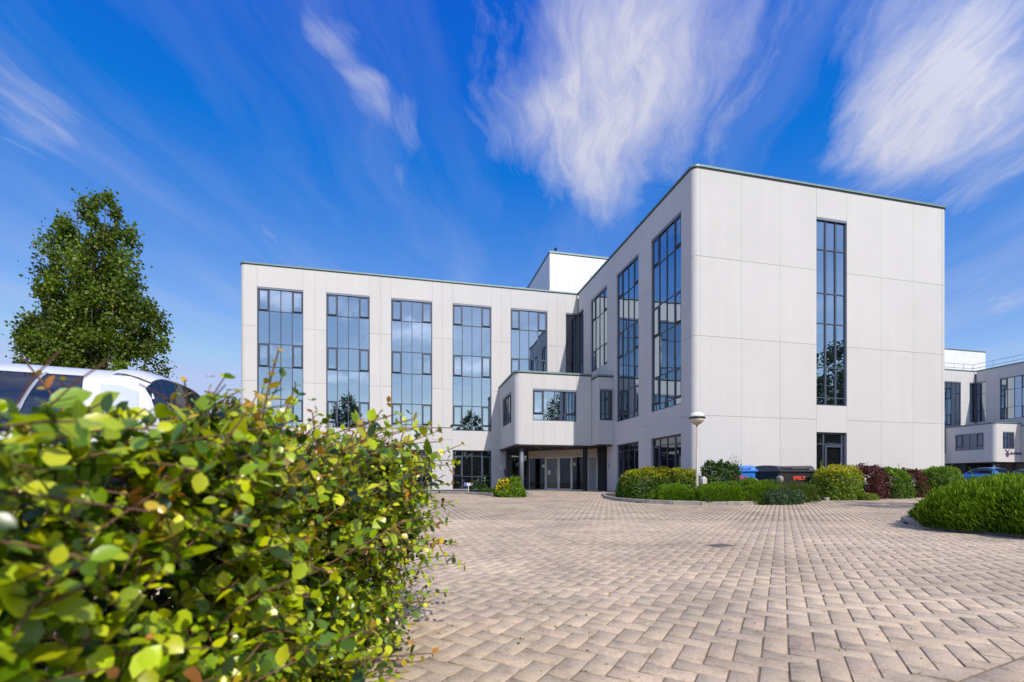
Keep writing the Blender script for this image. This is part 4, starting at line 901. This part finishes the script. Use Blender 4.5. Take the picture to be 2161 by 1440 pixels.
for px_, d_, h_, lab in ((1484.5, 14.9, .86, 'short grey bollard with two red bands beside the lamp post'), (1593, 16.6, .80, 'pale concrete post between the blue and black bins'), (1646, 16.6, .90, 'pale concrete post peeking over the juniper at the black bins')):
    x, y = at(px_, d_); b = empty('bollard', (x, y, gz(x, y))); tag(b, lab, 'bollard', 'bollards near the bins')
    bm = bmesh.new(); w = .082; add_box(bm, -w, w, -w, w, 0, h_ - .07, .008)
    v = [bm.verts.new(p) for p in ((-w, -w, h_ - .07), (w, -w, h_ - .07), (w, w, h_ - .07), (-w, w, h_ - .07), (-.03, -.03, h_), (.03, -.03, h_), (.03, .03, h_), (-.03, .03, h_))]
    for q in ((0, 1, 5, 4), (1, 2, 6, 5), (2, 3, 7, 6), (3, 0, 4, 7), (4, 5, 6, 7)): bm.faces.new([v[i] for i in q])
    link('shaft', bm_mesh('shaft', bm, M_POST if px_ < 1490 else M_POST2), b)
    if px_ < 1490:
        for z in (h_ - .25, h_ - .32): link('band', boxmesh(.172, .172, .022, M_RED, 0, 'band'), b, (-.086, -.086, z))
def bin_(label, px_, d_, rz, body, lidc, text=None, tcol=None, group='wheeled waste bins by the wall', squash=1.0):
    x, y = at(px_, d_); b = empty('wheeled_bin', (x, y, gz(x, y)), rz); tag(b, label, 'bin', group)
    W2, D2 = .52, .60; bm = bmesh.new(); secs = [(.17, .40, .47), (.45, .45, .53), (.98, .50, .58), (1.04, .52, .60)]; rings = []
    for z, w, d in secs:
        k = .06; rings.append([bm.verts.new(p) for p in ((-w + k, -d, z), (w - k, -d, z), (w, -d + k, z), (w, d - k, z), (w - k, d, z), (-w + k, d, z), (-w, d - k, z), (-w, -d + k, z))])
    for a, c in zip(rings, rings[1:]):
        for i in range(8): bm.faces.new((a[i], a[(i + 1) % 8], c[(i + 1) % 8], c[i]))
    bm.faces.new(rings[0][::-1]); bm.faces.new(rings[-1]); link('body', bm_mesh('body', bm, body), b)
    bm = bmesh.new(); add_box(bm, -.56, .56, -.63, .63, 1.03, 1.11, .02); link('lid_rim', bm_mesh('lid_rim', bm, lidc), b)
    bm = bmesh.new(); n = 10; rows = []
    for i in range(n + 1):
        a = pi * i / n; yy = -.58 * cos(a); zz = 1.11 + .19 * sin(a) ** .6; rows.append([bm.verts.new((xx, yy, zz if abs(xx) < .5 else 1.108)) for xx in (-.53, -.47, -.2, .2, .47, .53)])
    for a, c in zip(rows, rows[1:]):
        for i in range(5): bm.faces.new((a[i], a[i + 1], c[i + 1], c[i]))
    link('lid', bm_mesh('lid', bm, lidc), b)
    bm = bmesh.new(); [cyl(bm, (sx * .3, -.6, 1.2), (sx * .3, -.54, 1.2), .02, seg=8) for sx in (-1, 1)]; cyl(bm, (-.34, -.62, 1.2), (.34, -.62, 1.2), .018, seg=8); link('lid_handle', bm_mesh('lid_handle', bm, lidc), b)
    for sx in (-1, 1):
        for sy in (-1, 1):
            bm = bmesh.new(); cyl(bm, (sx * .36 - .025, sy * .42, .085), (sx * .36 + .025, sy * .42, .085), .085, seg=14); wv_ = link('wheel', bm_mesh('wheel', bm, M_DARK), b)
            bm = bmesh.new(); add_box(bm, sx * .36 - .035, sx * .36 + .035, sy * .42 - .03, sy * .42 + .03, .12, .2); link('castor', bm_mesh('castor', bm, M_STEEL), wv_)
    if text: textmesh('lettering', text, .19, plain('lettering_' + label[:5], tcol, .6, 0, .02), b, (-.02, -.575, .80), (radians(86), 0, 0), .004, .008, .86)
    return b
M_BBLK = plain('bin_black', (.028, .029, .033), .5, 0, .15); M_LBLK = plain('lid_black', (.035, .036, .042), .45, 0, .15); M_BBLU = plain('bin_blue', (.035, .22, .75), .45, 0, .06)
bin_('black wheeled bin with the red word SPELT on its front', 1679, 18.5, -.52, M_BBLK, M_LBLK, 'SPELT', (.85, .07, .03))
bin_('black wheeled bin without lettering, turned aside left of the lettered one', 1627, 18.3, .35, M_BBLK, M_LBLK)
bin_('blue wheeled bin half hidden behind the leggy shrub', 1557, 18.2, -.42, M_BBLU, M_BBLU, 'SPELT', (.75, .04, .12))
M_PINK = plain('weathered_timber', (.42, .24, .20), .85, 0, .25, 10)
x, y = at(1597, 18.6); tr_ = empty('timber_trestle', (x, y, gz(x, y)), -.3); tag(tr_, 'reddish timber trestle standing between the blue and black bins', 'trestle')
for i, (z, yy) in enumerate(((.86, -.1), (.86, .05), (.72, -.17))): link('board', boxmesh(1.0, .11, .045, M_PINK, .01, 'board'), tr_, (-.5, yy, z))
for sx in (-.36, .3):
    for sy in (-.12, .1): link('leg', boxmesh(.07, .06, .86, M_PINK, .008, 'leg'), tr_, (sx, sy, 0))
for sx in (-.42, .34):
    bm = bmesh.new(); cyl(bm, (sx, -.2, 1.0), (sx, -.15, 1.0), .13, seg=18); link('round_end', bm_mesh('round_end', bm, M_PINK), tr_)
# small parking signs by the left wing
M_SW = plain('sign_white', (.75, .75, .74), .5); M_SB = plain('sign_blue', (.04, .16, .7), .5); M_SO = plain('sign_orange', (.8, .36, .12), .5)
for px_, d_, lab in ((988.5, 24.5, 'small white and blue sign on a short post before the ground floor window'), (905, 24.5, 'small white and blue sign half hidden by the hedge shoots')):
    x, y = at(px_, d_); s_ = empty('parking_sign', (x, y, gz(x, y)), -.1); tag(s_, lab, 'sign', 'low signs along the left wing')
    bm = bmesh.new(); cyl(bm, (0, 0, 0), (0, 0, .42), .022, seg=10); link('post', bm_mesh('post', bm, M_SW), s_)
    pl_ = link('sign_plate', boxmesh(.44, .02, .15, M_SW, .003, 'sign_plate'), s_, (-.22, -.035, .36)); link('blue_field', boxmesh(.13, .004, .13, M_SB, 0, 'blue_field'), pl_, (.01, -.005, .01)); link('orange_strip', boxmesh(.28, .004, .03, M_SO, 0, 'orange_strip'), pl_, (.15, -.005, .115))
# lettering and windmill mark on the far building
M_PUR = plain('sign_purple', (.10, .035, .14), .5)
ex_, ey_ = 55.4, 11.2 + 26.36
tmx = textmesh('sign_lettering', 'De Pelmolen', .36, M_PUR, B2, loc(B2, (65.62, ey_ - .03, 3.72)), (radians(90), 0, 0), .02, .012)
bm = bmesh.new()
for a in (50, 130): add_box(bm, -.04, .04, -.02, .0, -.42, .42); bmesh.ops.rotate(bm, verts=bm.verts[-8:], cent=(0, 0, 0), matrix=Matrix.Rotation(radians(a), 3, 'Y'))
add_box(bm, -.14, .14, -.015, .004, -.5, -.05); link('windmill_mark', bm_mesh('windmill_mark', bm, M_PUR), B2, loc(B2, (64.22, ey_ - .03, 3.85)))

# ------------------------------------------------------------------ cars
def car(name, label, locxy, rz, L_, Wd, Ht, paint, style='hatch', group=None, tail=(.45, .02, .02)):
    root = empty(name, (locxy[0], locxy[1], gz(*locxy)), rz); tag(root, label, 'car', group)
    # x runs from the tail (0) to the nose (L_)
    if style == 'mpv': top = [(0, .98), (.03, 1.10), (.09, 1.36), (.20, Ht - .10), (.34, Ht - .035), (1.2, Ht), (2.3, Ht - .03), (2.9, Ht - .2), (3.55, 1.16), (4.1, 1.04), (L_ - .12, .88), (L_, .60)]
    else: top = [(0, .92), (.03, 1.0), (.18, 1.2), (.45, Ht - .07), (.8, Ht - .01), (1.5, Ht), (2.2, Ht - .06), (3.0, 1.08), (3.6, .98), (L_ - .1, .80), (L_, .56)]
    bx_, bz = zip(*top); belt = lambda x: min(np.interp(x, [0, .1, L_ * .7, L_], [.93, 1.0, .92, .58]), np.interp(x, bx_, bz) - .012)
    zt_ = lambda x: float(np.interp(x, bx_, bz)); hw = lambda x: Wd / 2 * float(np.interp(x, [0, .12, .5, L_ * .5, L_ - .7, L_ - .15, L_], [.84, .92, .98, 1, .96, .86, .66])); sill = lambda x: float(np.interp(x, [0, .3, L_ - .4, L_], [.34, .24, .22, .3]))
    def sf(x, t, off=0.0, side=1):
        w, zb, zt__, zs = hw(x), float(belt(x)), zt_(x), sill(x)
        if t < .5: q_ = t / .5; y_ = w * (.93 + .07 * sin(pi * min(1, q_ * 1.15) * .5)); z_ = zs + (zb - zs) * q_; ny, nz_ = 1, 0
        else:
            ph = (t - .5) / .5 * pi / 2; e = 2 / 3.4; cy_ = max(0, cos(ph)) ** e; sz_ = sin(ph) ** e; hgt_ = zt__ - zb; z_ = zb + hgt_ * sz_; y_ = w * cy_ * (1 - .30 * sz_ * min(1, hgt_ / .55)); ny, nz_ = cos(ph) + .15, sin(ph)
        l_ = sqrt(ny * ny + nz_ * nz_); return (x, side * (y_ + off * ny / l_), z_ + off * nz_ / l_)
    xs_ = sorted(set(list(np.linspace(0, L_, 46)) + list(bx_))); ts = list(np.linspace(0, .5, 6)) + list(.5 + .5 * np.linspace(0, 1, 15)[1:])
    Vv, Ff = [], []; k = len(ts) * 2 - 1
    for x_ in xs_:
        Vv += [sf(x_, t, 0, 1) for t in ts] + [sf(x_, t, 0, -1) for t in ts[:-1]][::-1]
    for i in range(len(xs_) - 1):
        for j in range(k - 1): Ff.append((i * k + j, (i + 1) * k + j, (i + 1) * k + j + 1, i * k + j + 1))
    Ff.append(tuple(range(k))); Ff.append(tuple(range((len(xs_) - 1) * k, len(xs_) * k))[::-1])
    for i in range(len(xs_) - 1): Ff.append((i * k, i * k + k - 1, (i + 1) * k + k - 1, (i + 1) * k))
    mb = pymesh('body', [(v[0] - L_ / 2, v[1], v[2]) for v in Vv], Ff, paint, True)
    bo = link('body', mb, root)
    def patch(nm, x0, x1, t0, t1, mat, side=1, off=.006, nx=10, nt=8, skew=0.0, both=False):
        Vp, Fp = [], []
        for i in range(nx + 1):
            for j in range(nt + 1):
                tt_ = t0 + (t1 - t0) * j / nt; xx = x0 + (x1 - x0) * i / nx + skew * (j / nt) * (1 - 0); Vp.append(sf(min(max(xx, 0.0), L_), tt_, off, side))
        for i in range(nx):
            for j in range(nt): Fp.append((i * (nt + 1) + j, (i + 1) * (nt + 1) + j, (i + 1) * (nt + 1) + j + 1, i * (nt + 1) + j + 1))
        return link(nm, pymesh(nm, [(v[0] - L_ / 2, v[1], v[2]) for v in Vp], Fp, mat, True), root)
    M_TAIL = plain('tail_lamp_%d' % (tail[0] * 100), tail, .2, 0, .1); M_TRIM = M_DARK
    wend = 3.35 if style == 'mpv' else 2.75
    for sd_ in (1, -1):
        segs = ((.46, .84, .22), (.90, 1.30, .0), (1.36, 2.05, .0), (2.10, wend - .42, -.14)) if style == 'mpv' else ((.62, .98, .2), (1.02, 1.75, .0), (1.8, wend - .32, -.2))
        for a, b, sk in segs: patch('side_window', a, b, .53, .76, M_CARGL, sd_, .006, skew=sk * .0 + (.16 if a < .5 else -.02))
        for a in (segs[1][0] - .045, segs[2][0] - .03): patch('pillar_trim', a, a + .025, .52, .77, M_STEEL if style == 'mpv' else M_TRIM, sd_, .010, 1, 6)
        if style == 'mpv': patch('tail_lamp', .10, .34, .52, .70, M_TAIL, sd_, .012, 4, 6, skew=.12)
        else: patch('tail_lamp', .02, .36, .42, .52, M_TAIL, sd_, .012, 4, 4)
        patch('head_lamp', L_ - .45, L_ - .12, .44, .52, M_OPAL, sd_, .012, 4, 3)
        patch('rear_window', .06 if style == 'mpv' else .10, .20 if style == 'mpv' else .44, .74, 1.0, M_CARGL, sd_, .008); patch('windscreen', wend - .30, wend + .12, .66, 1.0, M_CARGL, sd_, .008)
        patch('spoiler', .20 if style == 'mpv' else .27, .46, .80, 1.0, M_TRIM if style == 'hatch' else paint, sd_, .02, 3, 6)
        patch('sill_trim', .25, L_ - .35, .02, .12, M_TRIM, sd_, .01, 10, 2)
        patch('door_handle', 1.5, 1.66, .42, .445, M_STEEL, sd_, .02, 2, 1); patch('door_handle', 2.45, 2.6, .42, .445, M_STEEL, sd_, .02, 2, 1)
        bm = bmesh.new(); add_box(bm, wend - L_ / 2 - .35, wend - L_ / 2 - .22, sd_ * (Wd / 2 + .02) - .09, sd_ * (Wd / 2 + .02) + .09, .98, 1.12, .03); link('mirror', bm_mesh('mirror', bm, paint), root)
        for xw in (.78, L_ - .85):
            bm = bmesh.new(); cyl(bm, (xw - L_ / 2, sd_ * (Wd / 2 - .17), .32), (xw - L_ / 2, sd_ * (Wd / 2 + .006), .32), .32, seg=28); wl = link('wheel', bm_mesh('wheel', bm, M_DARK), root)
            bm = bmesh.new(); cyl(bm, (xw - L_ / 2, sd_ * (Wd / 2 - .02), .32), (xw - L_ / 2, sd_ * (Wd / 2 + .014), .32), .205, seg=24)
            for q_ in range(5): add_box(bm, xw - L_ / 2 - .02, xw - L_ / 2 + .02, sd_ * (Wd / 2 + .016) - .006, sd_ * (Wd / 2 + .016) + .006, .33, .5); bmesh.ops.rotate(bm, verts=bm.verts[-8:], cent=(xw - L_ / 2, 0, .32), matrix=Matrix.Rotation(q_ * 2 * pi / 5, 3, 'Y'))
            link('rim', bm_mesh('rim', bm, M_STEEL), wl)
    bm = bmesh.new(); add_box(bm, -L_ / 2 - .012, -L_ / 2 + .01, -.26, .26, .62, .73); link('number_plate', bm_mesh('number_plate', bm, plain('plate_yellow', (.75, .5, .04), .5)), root)
    return root
def paint(nm, col, metal=.0, rough=.25):
    g = G(nm); g.set(Roughness=rough, Metallic=metal, Base_Color=col); g.b.inputs['Coat Weight'].default_value = .6; g.b.inputs['Coat Roughness'].default_value = .05
    geo = g.n('ShaderNodeNewGeometry'); v = g.noise(geo.outputs['Position'], 2.0, 3, .5); g.l(g.ramp(v, [(.3, tuple(x * .93 for x in col)), (.7, col)]), g.b.inputs['Base Color']); return g.m
# near car: its rear right corner seen over the hedge; heading in camera terms
ur, ud = -.982, -.19; hx_, hy_ = c2w(ur, ud); cr = np.array(c2w(-2.62, 3.30)); fwd = np.array([hx_, hy_]); lef = np.array([-fwd[1], fwd[0]]); Lc, Wc = 4.55, 1.84
side = -1 if np.dot(lef, np.array(c2w(0, 1))) > 0 else 1     # which flank faces the camera
cc = cr + fwd * Lc / 2 - lef * side * Wc / 2
car('parked_car', 'white people carrier parked behind the foreground hedge', cc, atan2(hy_, hx_), Lc, Wc, 1.74, paint('white_paint', (.74, .74, .75)), 'mpv', tail=(.52, .56, .62))
car('parked_car', 'blue hatchback parked beyond the right hedge', (37.6, 22.6), radians(8), 4.05, 1.75, 1.52, paint('blue_paint', (.02, .17, .50), .2), 'hatch', 'cars parked by the far building')
car('parked_car', 'silver car behind the end of the long hedge', (38.0, 25.8), radians(8), 4.2, 1.75, 1.46, paint('silver_paint', (.42, .44, .47), .4), 'hatch', 'cars parked by the far building')
car('parked_car', 'silver car in front of the blue hatchback at the picture edge', (43.2, 23.6), radians(8), 4.2, 1.75, 1.46, paint('grey_paint', (.36, .39, .43), .4), 'hatch', 'cars parked by the far building')
